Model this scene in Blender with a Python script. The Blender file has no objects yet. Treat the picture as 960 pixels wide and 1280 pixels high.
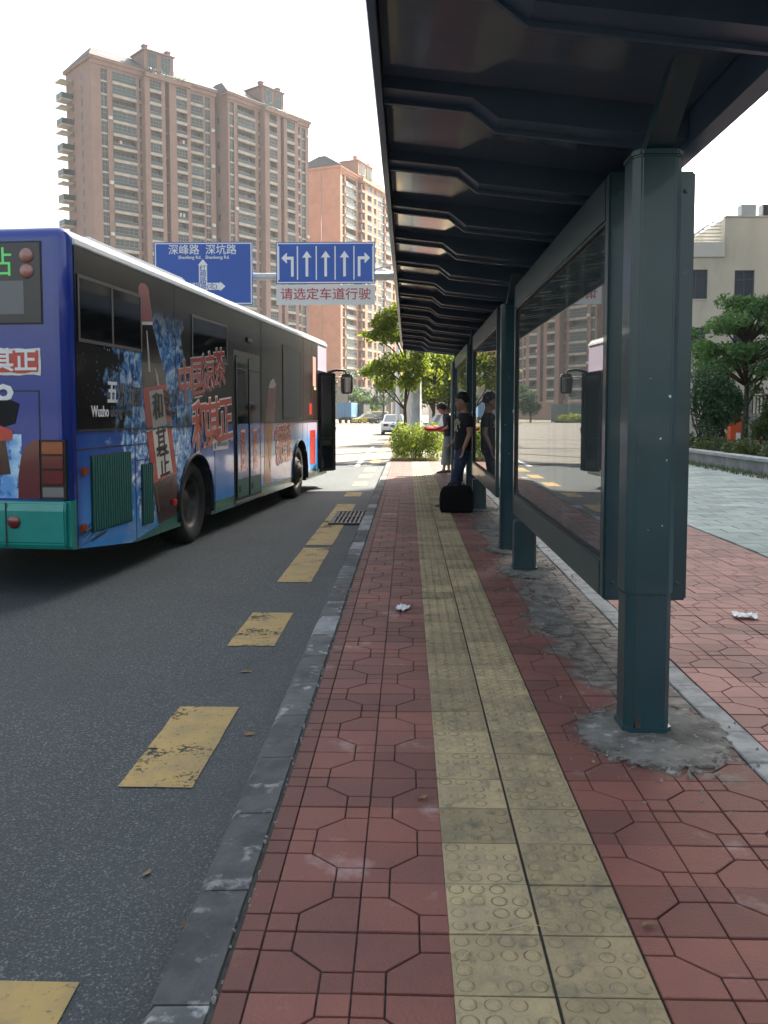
import bpy, bmesh, math, random
from mathutils import Vector, Matrix
random.seed(7)
R = math.radians
C = bpy.context.scene.collection
SC = bpy.context.scene

# ------------------------------------------------------------------ camera, sky, sun, exposure
cam = bpy.data.cameras.new('camera'); camo = bpy.data.objects.new('camera', cam); C.objects.link(camo)
SC.camera = camo
camo.location = (0, 0, 1.40)
camo.rotation_euler = (R(90 - 3.849), 0, R(1.58))
cam.sensor_fit = 'VERTICAL'; cam.sensor_height = 36; cam.lens = 1085 / 1280 * 36
cam.shift_y = -50 / 1280
cam.clip_start = 0.05; cam.clip_end = 3000
SUN_H, SUN_E = 35, 43
wd = bpy.data.worlds.new('World'); SC.world = wd; wd.use_nodes = True
nt = wd.node_tree; bg = nt.nodes['Background']
sky = nt.nodes.new('ShaderNodeTexSky'); sky.sky_type = 'NISHITA'; sky.sun_disc = False
sky.sun_elevation = R(SUN_E); sky.sun_rotation = R(SUN_H); sky.air_density = 1.6; sky.dust_density = 4.5; sky.ozone_density = 1.0
hs = nt.nodes.new('ShaderNodeHueSaturation'); hs.inputs['Saturation'].default_value = 0.60
nt.links.new(sky.outputs[0], hs.inputs['Color']); nt.links.new(hs.outputs[0], bg.inputs[0])
bg.inputs[1].default_value = 0.075
sl = bpy.data.lights.new('sun', 'SUN'); sl.energy = 5.0; sl.angle = R(0.6); sl.color = (1, .91, .77)
so = bpy.data.objects.new('sun', sl); C.objects.link(so)
SV = Vector((math.sin(R(SUN_H)) * math.cos(R(SUN_E)), math.cos(R(SUN_H)) * math.cos(R(SUN_E)), math.sin(R(SUN_E))))
so.rotation_euler = SV.to_track_quat('Z', 'Y').to_euler(); so.location = SV * 300
SC.view_settings.view_transform = 'Standard'; SC.view_settings.look = 'None'
SC.view_settings.exposure = 2.3; SC.view_settings.gamma = 1; SC.view_settings.use_curve_mapping = False
SC.cycles.max_bounces = 8; SC.cycles.transparent_max_bounces = 12

# ------------------------------------------------------------------ helpers
class MB:
    """collects boxes, prisms, tubes into one mesh"""
    def __init__(s): s.v = []; s.f = []; s.m = []; s.sm = []
    def add(s, vs, fs, mi=0, smooth=False):
        b = len(s.v); s.v += [tuple(v) for v in vs]
        for f in fs: s.f.append([b + i for i in f]); s.m.append(mi); s.sm.append(smooth)
        return s
    def box(s, x0, x1, y0, y1, z0, z1, mi=0, T=None):
        vs = [(x0,y0,z0),(x1,y0,z0),(x1,y1,z0),(x0,y1,z0),(x0,y0,z1),(x1,y0,z1),(x1,y1,z1),(x0,y1,z1)]
        if T: vs = [T @ Vector(v) for v in vs]
        return s.add(vs, [(0,3,2,1),(4,5,6,7),(0,1,5,4),(1,2,6,5),(2,3,7,6),(3,0,4,7)], mi)
    def cbox(s, x0, x1, y0, y1, z0, z1, c=.01, mi=0):
        """box with chamfered top edge"""
        vs = [(x0,y0,z0),(x1,y0,z0),(x1,y1,z0),(x0,y1,z0),(x0,y0,z1-c),(x1,y0,z1-c),(x1,y1,z1-c),(x0,y1,z1-c),
              (x0+c,y0+c,z1),(x1-c,y0+c,z1),(x1-c,y1-c,z1),(x0+c,y1-c,z1)]
        fs = [(8,9,10,11)]
        for i in range(4):
            j = (i+1) % 4; fs += [(i,j,4+j,4+i),(4+i,4+j,8+j,8+i)]
        return s.add(vs, fs, mi)
    def prism(s, poly, axis, a, b, mi=0, T=None, smooth=False):
        """poly: 2D points; axis: 'x','y','z' extrusion from a to b"""
        n = len(poly)
        def P(p, t):
            v = {'x': (t, p[0], p[1]), 'y': (p[0], t, p[1]), 'z': (p[0], p[1], t)}[axis]
            return T @ Vector(v) if T else v
        vs = [P(p, a) for p in poly] + [P(p, b) for p in poly]
        fs = [tuple(range(n))[::-1], tuple(range(n, 2*n))] + [(i, (i+1) % n, n+(i+1) % n, n+i) for i in range(n)]
        return s.add(vs, fs, mi, smooth)
    def tube(s, pts, rad, n=8, mi=0, smooth=True, cap=True):
        pts = [Vector(p) for p in pts]
        if not hasattr(rad, '__len__'): rad = [rad] * len(pts)
        vs = []
        for i, p in enumerate(pts):
            d = (pts[min(i+1, len(pts)-1)] - pts[max(i-1, 0)]).normalized()
            a = d.orthogonal().normalized() if abs(d.z) < .9 else Vector((1,0,0)).cross(d).normalized()
            b = d.cross(a)
            for k in range(n):
                t = 2*math.pi*k/n; vs.append(p + (a*math.cos(t) + b*math.sin(t)) * rad[i])
        fs = [(i*n+k, i*n+(k+1) % n, (i+1)*n+(k+1) % n, (i+1)*n+k) for i in range(len(pts)-1) for k in range(n)]
        s.add(vs, fs, mi, smooth)
        if cap:
            b0 = len(s.v) - len(vs)
            s.f.append([b0+k for k in range(n)][::-1]); s.m.append(mi); s.sm.append(False)
            e = b0 + (len(pts)-1)*n
            s.f.append([e+k for k in range(n)]); s.m.append(mi); s.sm.append(False)
        return s
    def lathe(s, prof, n=24, mi=0, T=None, smooth=True):
        """prof: (r, h) pairs about local z"""
        vs = []
        for r, h in prof:
            for k in range(n):
                t = 2*math.pi*k/n; v = Vector((r*math.cos(t), r*math.sin(t), h)); vs.append(T @ v if T else v)
        fs = [(i*n+k, i*n+(k+1) % n, (i+1)*n+(k+1) % n, (i+1)*n+k) for i in range(len(prof)-1) for k in range(n)]
        return s.add(vs, fs, mi, smooth)
    def quad(s, a, b, c, d, mi=0): return s.add([a,b,c,d], [(0,1,2,3)], mi)
    def mesh(s, name, mats):
        me = bpy.data.meshes.new(name); me.from_pydata(s.v, [], s.f)
        for m in (mats if isinstance(mats, (list, tuple)) else [mats]): me.materials.append(m)
        me.polygons.foreach_set('material_index', s.m); me.polygons.foreach_set('use_smooth', s.sm); me.update()
        return me
    def build(s, name, mats, parent=None, loc=None, rz=0):
        return link(name, s.mesh(name, mats), parent, loc, rz)

def link(name, me, parent=None, loc=None, rz=0):
    o = bpy.data.objects.new(name, me); C.objects.link(o)
    if parent: o.parent = parent
    if loc is not None: o.location = loc
    if rz: o.rotation_euler.z = rz
    return o
def tag(o, label=None, cat=None, group=None, kind=None):
    if label: o['label'] = label
    if cat: o['category'] = cat
    if group: o['group'] = group
    if kind: o['kind'] = kind
    return o
def thing(name, label, cat, loc=(0,0,0), rz=0, group=None):
    o = bpy.data.objects.new(name, None); C.objects.link(o); o.location = loc; o.rotation_euler.z = rz
    o.empty_display_size = .2
    return tag(o, label, cat, group)
def copy_tree(o, parent=None):
    c = o.copy(); C.objects.link(c)
    if parent: c.parent = parent
    for ch in list(o.children): copy_tree(ch, c)
    return c
def bevel(o, w=.01, seg=2, ang=35):
    me = o.data; bm = bmesh.new(); bm.from_mesh(me)
    es = [e for e in bm.edges if len(e.link_faces) == 2 and e.calc_face_angle(0) > R(ang)]
    bmesh.ops.bevel(bm, geom=es, offset=w, segments=seg, affect='EDGES', clamp_overlap=True)
    bm.to_mesh(me); bm.free(); return o

# ---- materials
def M(name, c, r=.6, metal=0., c2=None, sc=4., lo=.42, hi=.62, det=6, bump=0., bsc=60., rnd=0., coord='Object', spec=.5,
      coat=0., ior=None, c3=None, sc3=1., lo3=.5, hi3=.7, rvar=0., stretch=None):
    m = bpy.data.materials.new(name); m.use_nodes = True
    n = m.node_tree.nodes; l = m.node_tree.links; b = n['Principled BSDF']
    b.inputs['Roughness'].default_value = r; b.inputs['Metallic'].default_value = metal
    b.inputs['Specular IOR Level'].default_value = spec
    if ior: b.inputs['IOR'].default_value = ior
    if coat: b.inputs['Coat Weight'].default_value = coat; b.inputs['Coat Roughness'].default_value = .06
    if coord == 'World':
        g = n.new('ShaderNodeNewGeometry'); vec = g.outputs['Position']
    else:
        g = n.new('ShaderNodeTexCoord'); vec = g.outputs['Object']
    if stretch:
        mp = n.new('ShaderNodeVectorMath'); mp.operation = 'MULTIPLY'; mp.inputs[1].default_value = stretch
        l.new(vec, mp.inputs[0]); vec = mp.outputs[0]
    col = n.new('ShaderNodeRGB'); col.outputs[0].default_value = (*c, 1); out = col.outputs[0]
    def mixin(out, cc, s, lo, hi):
        t = n.new('ShaderNodeTexNoise'); t.inputs['Scale'].default_value = s; t.inputs['Detail'].default_value = det
        t.inputs['Roughness'].default_value = .62
        l.new(vec, t.inputs['Vector'])
        mr = n.new('ShaderNodeMapRange'); mr.inputs[1].default_value = lo; mr.inputs[2].default_value = hi
        l.new(t.outputs[0], mr.inputs[0])
        mx = n.new('ShaderNodeMix'); mx.data_type = 'RGBA'; l.new(mr.outputs[0], mx.inputs[0]); l.new(out, mx.inputs[6])
        mx.inputs[7].default_value = (*cc, 1); return mx.outputs[2]
    if c2: out = mixin(out, c2, sc, lo, hi)
    if c3: out = mixin(out, c3, sc3, lo3, hi3)
    if rnd:
        oi = n.new('ShaderNodeObjectInfo'); mr = n.new('ShaderNodeMapRange')
        mr.inputs[3].default_value = 1 - rnd; mr.inputs[4].default_value = 1 + rnd; l.new(oi.outputs['Random'], mr.inputs[0])
        h = n.new('ShaderNodeHueSaturation'); l.new(out, h.inputs['Color']); l.new(mr.outputs[0], h.inputs['Value']); out = h.outputs[0]
    l.new(out, b.inputs['Base Color'])
    if rvar:
        t = n.new('ShaderNodeTexNoise'); t.inputs['Scale'].default_value = sc * 2; l.new(vec, t.inputs['Vector'])
        mr = n.new('ShaderNodeMapRange'); mr.inputs[3].default_value = max(0, r - rvar); mr.inputs[4].default_value = min(1, r + rvar)
        l.new(t.outputs[0], mr.inputs[0]); l.new(mr.outputs[0], b.inputs['Roughness'])
    if bump:
        t = n.new('ShaderNodeTexNoise'); t.inputs['Scale'].default_value = bsc; t.inputs['Detail'].default_value = 4; l.new(vec, t.inputs['Vector'])
        bp = n.new('ShaderNodeBump'); bp.inputs['Strength'].default_value = bump; bp.inputs['Distance'].default_value = .01
        l.new(t.outputs[0], bp.inputs['Height']); l.new(bp.outputs[0], b.inputs['Normal'])
    return m
def leafmat(name, c, c2, tr=.45):
    m = bpy.data.materials.new(name); m.use_nodes = True
    n = m.node_tree.nodes; l = m.node_tree.links; b = n['Principled BSDF']; b.inputs['Roughness'].default_value = .55
    g = n.new('ShaderNodeNewGeometry'); mx = n.new('ShaderNodeMix'); mx.data_type = 'RGBA'
    l.new(g.outputs['Random Per Island'], mx.inputs[0]); mx.inputs[6].default_value = (*c, 1); mx.inputs[7].default_value = (*c2, 1)
    l.new(mx.outputs[2], b.inputs['Base Color'])
    t = n.new('ShaderNodeBsdfTranslucent'); hsv = n.new('ShaderNodeHueSaturation'); hsv.inputs['Value'].default_value = 1.7; hsv.inputs['Hue'].default_value = .48
    l.new(mx.outputs[2], hsv.inputs['Color']); l.new(hsv.outputs[0], t.inputs['Color'])
    ms = n.new('ShaderNodeMixShader'); ms.inputs[0].default_value = tr; l.new(b.outputs[0], ms.inputs[1]); l.new(t.outputs[0], ms.inputs[2])
    l.new(ms.outputs[0], n['Material Output'].inputs['Surface'])
    return m

def text(s, size, mat, basis, pos, name, parent, bold=0., align='CENTER', sx=1., shear=0., line=1., ext=.0015):
    cu = bpy.data.curves.new('lettering', 'FONT'); cu.body = s; cu.size = size; cu.align_x = align; cu.align_y = 'CENTER'
    cu.offset = bold; cu.extrude = ext; cu.resolution_u = 2; cu.space_line = line; cu.shear = shear
    o = bpy.data.objects.new('lettering', cu); C.objects.link(o)
    dg = bpy.context.evaluated_depsgraph_get()
    me = bpy.data.meshes.new_from_object(o.evaluated_get(dg)); bpy.data.objects.remove(o); bpy.data.curves.remove(cu)
    me.name = name
    X, Y, Z = [Vector(b) for b in basis]
    T = Matrix.Translation(Vector(pos)) @ Matrix((X, Y, Z)).transposed().to_4x4() @ Matrix.Diagonal((sx, 1, 1, 1))
    me.transform(T); me.materials.clear(); me.materials.append(mat)
    for p in me.polygons: p.use_smooth = False
    return link(name, me, parent)
BX = ((1,0,0), (0,0,1), (0,-1,0))          # read from the -y side

# shared materials
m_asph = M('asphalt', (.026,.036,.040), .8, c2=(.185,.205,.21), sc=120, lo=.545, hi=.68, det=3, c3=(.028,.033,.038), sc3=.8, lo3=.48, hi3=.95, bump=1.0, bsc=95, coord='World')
_n = m_asph.node_tree.nodes; _l = m_asph.node_tree.links; _b = _n['Principled BSDF']; _src = _b.inputs['Base Color'].links[0].from_socket
_g = _n.new('ShaderNodeNewGeometry'); _s = _n.new('ShaderNodeSeparateXYZ'); _l.new(_g.outputs['Position'], _s.inputs[0])
_a = _n.new('ShaderNodeMapRange'); _a.inputs[1].default_value = -1.35; _a.inputs[2].default_value = -.66; _a.inputs[4].default_value = .55; _l.new(_s.outputs['X'], _a.inputs[0])
_t = _n.new('ShaderNodeTexNoise'); _t.inputs['Scale'].default_value = 2.5; _t.inputs['Detail'].default_value = 8; _l.new(_g.outputs['Position'], _t.inputs['Vector'])
_m = _n.new('ShaderNodeMath'); _m.operation = 'MULTIPLY'; _l.new(_a.outputs[0], _m.inputs[0]); _l.new(_t.outputs[0], _m.inputs[1])
_x = _n.new('ShaderNodeMix'); _x.data_type = 'RGBA'; _l.new(_m.outputs[0], _x.inputs[0]); _l.new(_src, _x.inputs[6]); _x.inputs[7].default_value = (.105,.11,.112,1)      # gutter dust
_st = _n.new('ShaderNodeTexNoise'); _st.inputs['Scale'].default_value = .9; _st.inputs['Detail'].default_value = 9; _v = _n.new('ShaderNodeVectorMath'); _v.operation = 'MULTIPLY'; _v.inputs[1].default_value = (1.4,.35,1); _l.new(_g.outputs['Position'], _v.inputs[0]); _l.new(_v.outputs[0], _st.inputs['Vector'])
_q = _n.new('ShaderNodeMapRange'); _q.inputs[1].default_value = .54; _q.inputs[2].default_value = .72; _q.inputs[4].default_value = .45; _l.new(_st.outputs[0], _q.inputs[0])
_y = _n.new('ShaderNodeMix'); _y.data_type = 'RGBA'; _l.new(_q.outputs[0], _y.inputs[0]); _l.new(_x.outputs[2], _y.inputs[6]); _y.inputs[7].default_value = (.030,.034,.037,1)  # oil and tyre dark
_l.new(_y.outputs[2], _b.inputs['Base Color'])
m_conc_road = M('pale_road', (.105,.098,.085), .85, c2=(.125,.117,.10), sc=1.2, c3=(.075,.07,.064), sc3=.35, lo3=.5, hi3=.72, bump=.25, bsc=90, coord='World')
m_yel = M('road_yellow', (.36,.25,.085), .75, c2=(.27,.20,.085), sc=7, c3=(.10,.092,.07), sc3=26, lo3=.60, hi3=.68, bump=.3, bsc=150, coord='World')
_n = m_yel.node_tree.nodes; _l = m_yel.node_tree.links
_t = _n.new('ShaderNodeTexNoise'); _t.inputs['Scale'].default_value = 38; _t.inputs['Detail'].default_value = 7; _t.inputs['Roughness'].default_value = .7
_g = _n.new('ShaderNodeNewGeometry'); _l.new(_g.outputs['Position'], _t.inputs['Vector'])
_t2 = _n.new('ShaderNodeTexNoise'); _t2.inputs['Scale'].default_value = 3; _l.new(_g.outputs['Position'], _t2.inputs['Vector'])
_a = _n.new('ShaderNodeMath'); _a.operation = 'ADD'; _l.new(_t.outputs[0], _a.inputs[0]); _l.new(_t2.outputs[0], _a.inputs[1])
_m = _n.new('ShaderNodeMapRange'); _m.inputs[1].default_value = 1.13; _m.inputs[2].default_value = 1.20; _l.new(_a.outputs[0], _m.inputs[0])
_tr = _n.new('ShaderNodeBsdfTransparent'); _ms = _n.new('ShaderNodeMixShader'); _l.new(_m.outputs[0], _ms.inputs[0])
_l.new(_n['Principled BSDF'].outputs[0], _ms.inputs[1]); _l.new(_tr.outputs[0], _ms.inputs[2]); _l.new(_ms.outputs[0], _n['Material Output'].inputs['Surface'])
m_whitep = M('road_white', (.62,.62,.6), .75, c2=(.35,.35,.35), sc=12, lo=.5, hi=.7, coord='World')
m_mortar = M('dirty_joint', (.035,.034,.032), .95, c2=(.06,.055,.045), sc=30, coord='World')
m_kerb = M('kerb_stone', (.095,.10,.10), .85, c2=(.055,.06,.062), sc=6, c3=(.26,.27,.26), sc3=9, lo3=.58, hi3=.66, bump=.6, bsc=50, rnd=.3, coord='World')
m_kerbp = M('pale_kerb_stone', (.27,.28,.28), .8, c2=(.16,.17,.17), sc=9, bump=.4, bsc=60, coord='World')
m_grime = M('grime', (.17,.165,.148), .95, c2=(.075,.07,.062), sc=5, c3=(.28,.275,.26), sc3=13, lo3=.56, hi3=.68, bump=1.0, bsc=45, coord='World')
_n = m_grime.node_tree.nodes; _l = m_grime.node_tree.links
_g = _n.new('ShaderNodeTexCoord'); _v = _n.new('ShaderNodeVectorMath'); _v.operation = 'SUBTRACT'; _v.inputs[1].default_value = (.5,.5,0); _l.new(_g.outputs['Generated'], _v.inputs[0])
_w = _n.new('ShaderNodeVectorMath'); _w.operation = 'MULTIPLY'; _w.inputs[1].default_value = (1,1,0); _l.new(_v.outputs[0], _w.inputs[0])
_d = _n.new('ShaderNodeVectorMath'); _d.operation = 'LENGTH'; _l.new(_w.outputs[0], _d.inputs[0])
_p = _n.new('ShaderNodeNewGeometry'); _t = _n.new('ShaderNodeTexNoise'); _t.inputs['Scale'].default_value = 16; _t.inputs['Detail'].default_value = 8; _t.inputs['Roughness'].default_value = .7; _l.new(_p.outputs['Position'], _t.inputs['Vector'])
_a = _n.new('ShaderNodeMath'); _a.operation = 'MULTIPLY_ADD'; _l.new(_t.outputs[0], _a.inputs[0]); _a.inputs[1].default_value = .55; _l.new(_d.outputs[1], _a.inputs[2])
_m = _n.new('ShaderNodeMapRange'); _m.inputs[1].default_value = .66; _m.inputs[2].default_value = .74; _l.new(_a.outputs[0], _m.inputs[0])
_tr = _n.new('ShaderNodeBsdfTransparent'); _ms = _n.new('ShaderNodeMixShader'); _l.new(_m.outputs[0], _ms.inputs[0]); _l.new(_n['Principled BSDF'].outputs[0], _ms.inputs[1]); _l.new(_tr.outputs[0], _ms.inputs[2]); _l.new(_ms.outputs[0], _n['Material Output'].inputs['Surface'])
m_green = M('green_paint', (.006,.033,.043), .34, c2=(.009,.041,.053), sc=2.5, c3=(.028,.062,.068), sc3=7, lo3=.66, hi3=.72, coat=.25, bump=.05, bsc=20, coord='World')
m_dark = M('dark_rubber', (.012,.012,.013), .6)
m_blackgl = M('black_glass', (.006,.007,.008), .06, spec=.6)
m_white = M('white_paint', (.72,.73,.74), .4)
m_chrome = M('grey_metal', (.45,.46,.47), .3, metal=1.)
m_galv = M('galvanised_steel', (.40,.41,.42), .5, metal=.3, c2=(.30,.31,.32), sc=3, bump=.05)
m_red = M('red_plastic', (.45,.02,.02), .3)
m_bark = M('bark', (.06,.048,.035), .9, c2=(.03,.024,.018), sc=8, bump=.8, bsc=25, stretch=(1,1,.3))

# ------------------------------------------------------------------ ground, road, pavements
def struct(o): o['kind'] = 'structure'; return o
g = MB().quad((-700,-500,-.16),(700,-500,-.16),(700,800,-.16),(-700,800,-.16)).build('ground', M('dry_earth', (.16,.145,.12), .95, c2=(.10,.11,.06), sc=.15, coord='World')); struct(g)
def sheet(name, x0, x1, y0, y1, z, m): return struct(MB().quad((x0,y0,z),(x1,y0,z),(x1,y1,z),(x0,y1,z)).build(name, m))
road = sheet('road', -19, -.60, -14, 26.2, -.12, m_asph)
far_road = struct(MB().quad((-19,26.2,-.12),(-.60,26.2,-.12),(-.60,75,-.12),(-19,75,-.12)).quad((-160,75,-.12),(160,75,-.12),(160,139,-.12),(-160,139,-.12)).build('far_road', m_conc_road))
# far dark strips across the road, tar lines and lane paint
mk = MB()
for y0, y1 in ((26.0,26.5),(38.0,38.5),(50.3,50.8)): mk.quad((-19,y0,-.112),(-.63,y0,-.112),(-.63,y1,-.112),(-19,y1,-.112))
mk.quad((-1.75,25,-.1115),(-1.60,25,-.1115),(-1.72,40,-.1115),(-1.86,40,-.1115)); mk.quad((-1.33,25,-.1115),(-1.2,25,-.1115),(-1.33,40,-.1115),(-1.46,40,-.1115))
struct(mk.build('dark_road_strip', M('tar', (.045,.045,.047), .7, coord='World', c2=(.08,.08,.08), sc=3)))
struct(MB().quad((-1.55,25,-.111),(-1.40,25,-.111),(-1.52,40,-.111),(-1.66,40,-.111)).build('lane_line', m_whitep))
for i, (y0, y1) in enumerate(((1.2,2.20),(3.41,4.38),(5.56,6.51),(7.72,9.72),(9.93,12.0),(12.2,14.5),(15.85,16.7),(18.2,19.2),(20.4,21.6),(22.8,24.4),(26.6,70))):
    j = lambda: random.uniform(-.003, .003)
    d = MB(); nseg = max(2, int((y1-y0)/.15)) if y1 < 26 else 2
    le = [(-1.18 + j() - (.25*(y0-26)/40 if y0 > 26 else 0), y0 + (y1-y0)*k/nseg) for k in range(nseg+1)]
    ri = [(-.872 + j(), y0 + (y1-y0)*k/nseg + (j() if k in (0, nseg) else 0)) for k in range(nseg+1)]
    for k in range(nseg): d.quad((*le[k],-.115),(*ri[k],-.115),(*ri[k+1],-.115),(*le[k+1],-.115))
    struct(d.build('yellow_dash', m_yel))

rr = random.Random(61)
def crack(pts, w, name='road_crack'):
    mb = MB(); P_ = []
    for (x0, y0), (x1, y1) in zip(pts, pts[1:]):
        for k in range(8): t = k/8; P_.append((x0+(x1-x0)*t+rr.gauss(0,.008), y0+(y1-y0)*t+rr.gauss(0,.012)))
    for (x0, y0), (x1, y1) in zip(P_, P_[1:]): 
        q = w*rr.uniform(.4,1.2); mb.quad((x0,y0-q,-.1135),(x1,y1-q,-.1135),(x1,y1+q,-.1135),(x0,y0+q,-.1135))
    return struct(mb.build(name, m_mortar))
crack([(-1.05,8.75),(-.8,8.95),(-.66,8.92)], .012); 
# drain grate
gr = thing('drain_grate', 'cast iron slotted drain grate in the gutter beside the kerb', 'drain grate', (-.83, 12.5, -.113))
f = MB().box(-.25,.25,-.72,.72,-.004,.0, 0); f.build('backing', M('drain_void', (.004,.004,.004), .95), gr)
m_iron = M('cast_iron', (.055,.055,.055), .6, metal=.4, c2=(.09,.085,.08), sc=15)
b = MB()
for y in (-.74,-.01,.70): b.box(-.26,.26,y,y+.05,.0,.022)
for x in (-.26,.225): b.box(x,x+.035,-.69,.70,.0,.021)
b.build('frame', m_iron, gr)
bar = MB().box(-.014,.014,-.33,.33,.001,.019).mesh('bar', m_iron)
for k in range(8):
    for yy in (-.352,.37): link('bar', bar, gr, (-.205+k*.0585, yy, 0))

# pavement base
pv = struct(MB().box(-.468,1.50,-1.0,27,-.16,-.010).build('pavement', m_mortar))
rp = struct(MB().box(1.502,3.53,-1.0,60,-.16,-.011).build('rear_pavement', m_mortar))
gp = struct(MB().box(3.532,8.06,-1.0,60,-.16,-.012).build('grey_pavement', m_mortar))

# red cut-corner tiles: two mirrored moulds, four raised fields each
def tilemat(name, c, c2, dirtx=False):
    m = M(name, c, .72, c2=c2, sc=3, lo=.35, hi=.7, c3=(.30,.21,.20), sc3=2.6, lo3=.60, hi3=.74, rnd=.27, bump=.35, bsc=90, coord='World')
    n = m.node_tree.nodes; l = m.node_tree.links; b = n['Principled BSDF']
    src = b.inputs['Base Color'].links[0].from_socket
    g = n.new('ShaderNodeNewGeometry'); sp = n.new('ShaderNodeSeparateXYZ'); l.new(g.outputs['Position'], sp.inputs[0])
    t = n.new('ShaderNodeTexNoise'); t.inputs['Scale'].default_value = 2.2; t.inputs['Detail'].default_value = 8; l.new(g.outputs['Position'], t.inputs['Vector'])
    def mr(o, a, bb, c0, c1):
        q = n.new('ShaderNodeMapRange'); q.inputs[1].default_value = a; q.inputs[2].default_value = bb; q.inputs[3].default_value = c0; q.inputs[4].default_value = c1
        l.new(o, q.inputs[0]); return q.outputs[0]
    def mth(op, a, bb):
        q = n.new('ShaderNodeMath'); q.operation = op
        for i, v in enumerate((a, bb)):
            if hasattr(v, 'links'): l.new(v, q.inputs[i])
            else: q.inputs[i].default_value = v
        return q.outputs[0]
    if dirtx:   # trodden dirt strip under the shelter, from the leg bases outward
        w = mth('MULTIPLY', mr(sp.outputs['X'], .62, 1.05, 0, 1), mr(sp.outputs['Y'], 2.9, 4.6, 0, 1))
        w = mth('ADD', mth('MULTIPLY', w, .42), mth('SUBTRACT', t.outputs[0], .55))
        fac = mr(w, .13, .24, 0, .9)
    else:
        fac = mr(t.outputs[0], .60, .75, 0, .35)
    t2 = n.new('ShaderNodeTexNoise'); t2.inputs['Scale'].default_value = 14; t2.inputs['Detail'].default_value = 6; l.new(g.outputs['Position'], t2.inputs['Vector'])
    cr = n.new('ShaderNodeMix'); cr.data_type = 'RGBA'; l.new(mr(t2.outputs[0], .4, .62, 0, 1), cr.inputs[0])
    cr.inputs[6].default_value = (.06,.055,.047,1); cr.inputs[7].default_value = (.20,.19,.165,1)
    mx = n.new('ShaderNodeMix'); mx.data_type = 'RGBA'; l.new(fac, mx.inputs[0]); l.new(src, mx.inputs[6]); l.new(cr.outputs[2], mx.inputs[7])
    l.new(mx.outputs[2], b.inputs['Base Color'])
    return m
m_tile = tilemat('red_tile', (.175,.063,.046), (.135,.052,.043), True)
m_tile2 = tilemat('rear_red_tile', (.27,.135,.115), (.22,.105,.092))
T_ = .25
def tile_fields():
    a, gq = .080, .0025      # corner square, half groove
    s = T_/2 - .0023
    # local square -s..s ; small squares at top-left and bottom-right
    gy = gq*1.55
    return [[(-s,s-a+gy),(-s+a-gq,s-a+gy),(-s+a-gq,s),(-s,s)],
            [(s-a+gq,-s),(s,-s),(s,-s+a-gy),(s-a+gq,-s+a-gy)],
            [(-s+a+gq,s-a+gq*.4),(s-a+gq*1.6,-s+a+gy),(s,-s+a+gy),(s,s),(-s+a+gq,s)],
            [(-s,-s),(s-a-gq,-s),(s-a-gq,-s+a-gq*.6),(-s+a-gq*1.4,s-a-gy),(-s,s-a-gy)]]
def tile_mb(mb, cx, cy, mir, z=0., x0=None):
    for poly in tile_fields():
        p = [((-x if mir else x) + cx, y*.985 + cy) for x, y in poly]
        if mir: p = p[::-1]
        if x0 is not None:
            p = [(max(x, x0), y) for x, y in p]
            if max(x for x, y in p) - x0 < .004: continue
        n = len(p); ctr = (sum(x for x, y in p)/n, sum(y for x, y in p)/n); c = .0022
        def ins(q):
            dx, dy = ctr[0]-q[0], ctr[1]-q[1]; L = math.hypot(dx, dy) or 1; return (q[0]+dx/L*c*1.3, q[1]+dy/L*c*1.3)
        vs = [(x,y,z-.009) for x,y in p] + [(x,y,z-.0018) for x,y in p] + [(*ins(q),z) for q in p]
        fs = [tuple(range(2*n,3*n))] + [(i,(i+1)%n,n+(i+1)%n,n+i) for i in range(n)] + [(n+i,n+(i+1)%n,2*n+(i+1)%n,2*n+i) for i in range(n)]
        mb.add(vs, fs)
    return mb
def lay(cols, y0, ny, mat, parent, limit, skip=None, clip=None, ofs=0):
    ms = {}
    for mir in (0, 1): ms[mir] = tile_mb(MB(), 0, 0, mir).mesh('paving_tile', mat)
    cells = [(y0 + (r+.5)*T_, x, (r + c + ofs) % 2) for r in range(ny) for c, x in enumerate(cols) if not (skip and skip(x, y0+(r+.5)*T_))]
    cells.sort(key=lambda q: q[0] + abs(q[1])*.3)
    rest = MB(); k = 0
    for y, x, mir in cells:
        tx, ty, tz = random.gauss(0,.006), random.gauss(0,.006), random.uniform(-.003, .001)
        if k < limit and not (clip and x - T_/2 < clip):
            o = link('paving_tile', ms[mir], parent, (x, y, tz)); o.rotation_euler = (tx, ty, random.gauss(0,.0025)); k += 1
        else:
            tile_mb(rest, x, y, mir, z=tz, x0=(clip if clip and x - T_/2 < clip else None))
    if rest.v: o = rest.build('distant_tile', mat, parent); o['kind'] = 'stuff'
Y0 = 2.26 - 4*T_
inpatch = lambda x, y: False
lay([-.509,-.259,-.009, .738,.988,1.238], Y0, 96, m_tile, pv, 300, clip=-.452, ofs=0)
lay([1.627+.25*k for k in range(8)], Y0-1.0, 158, m_tile2, rp, 300, ofs=1)
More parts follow.
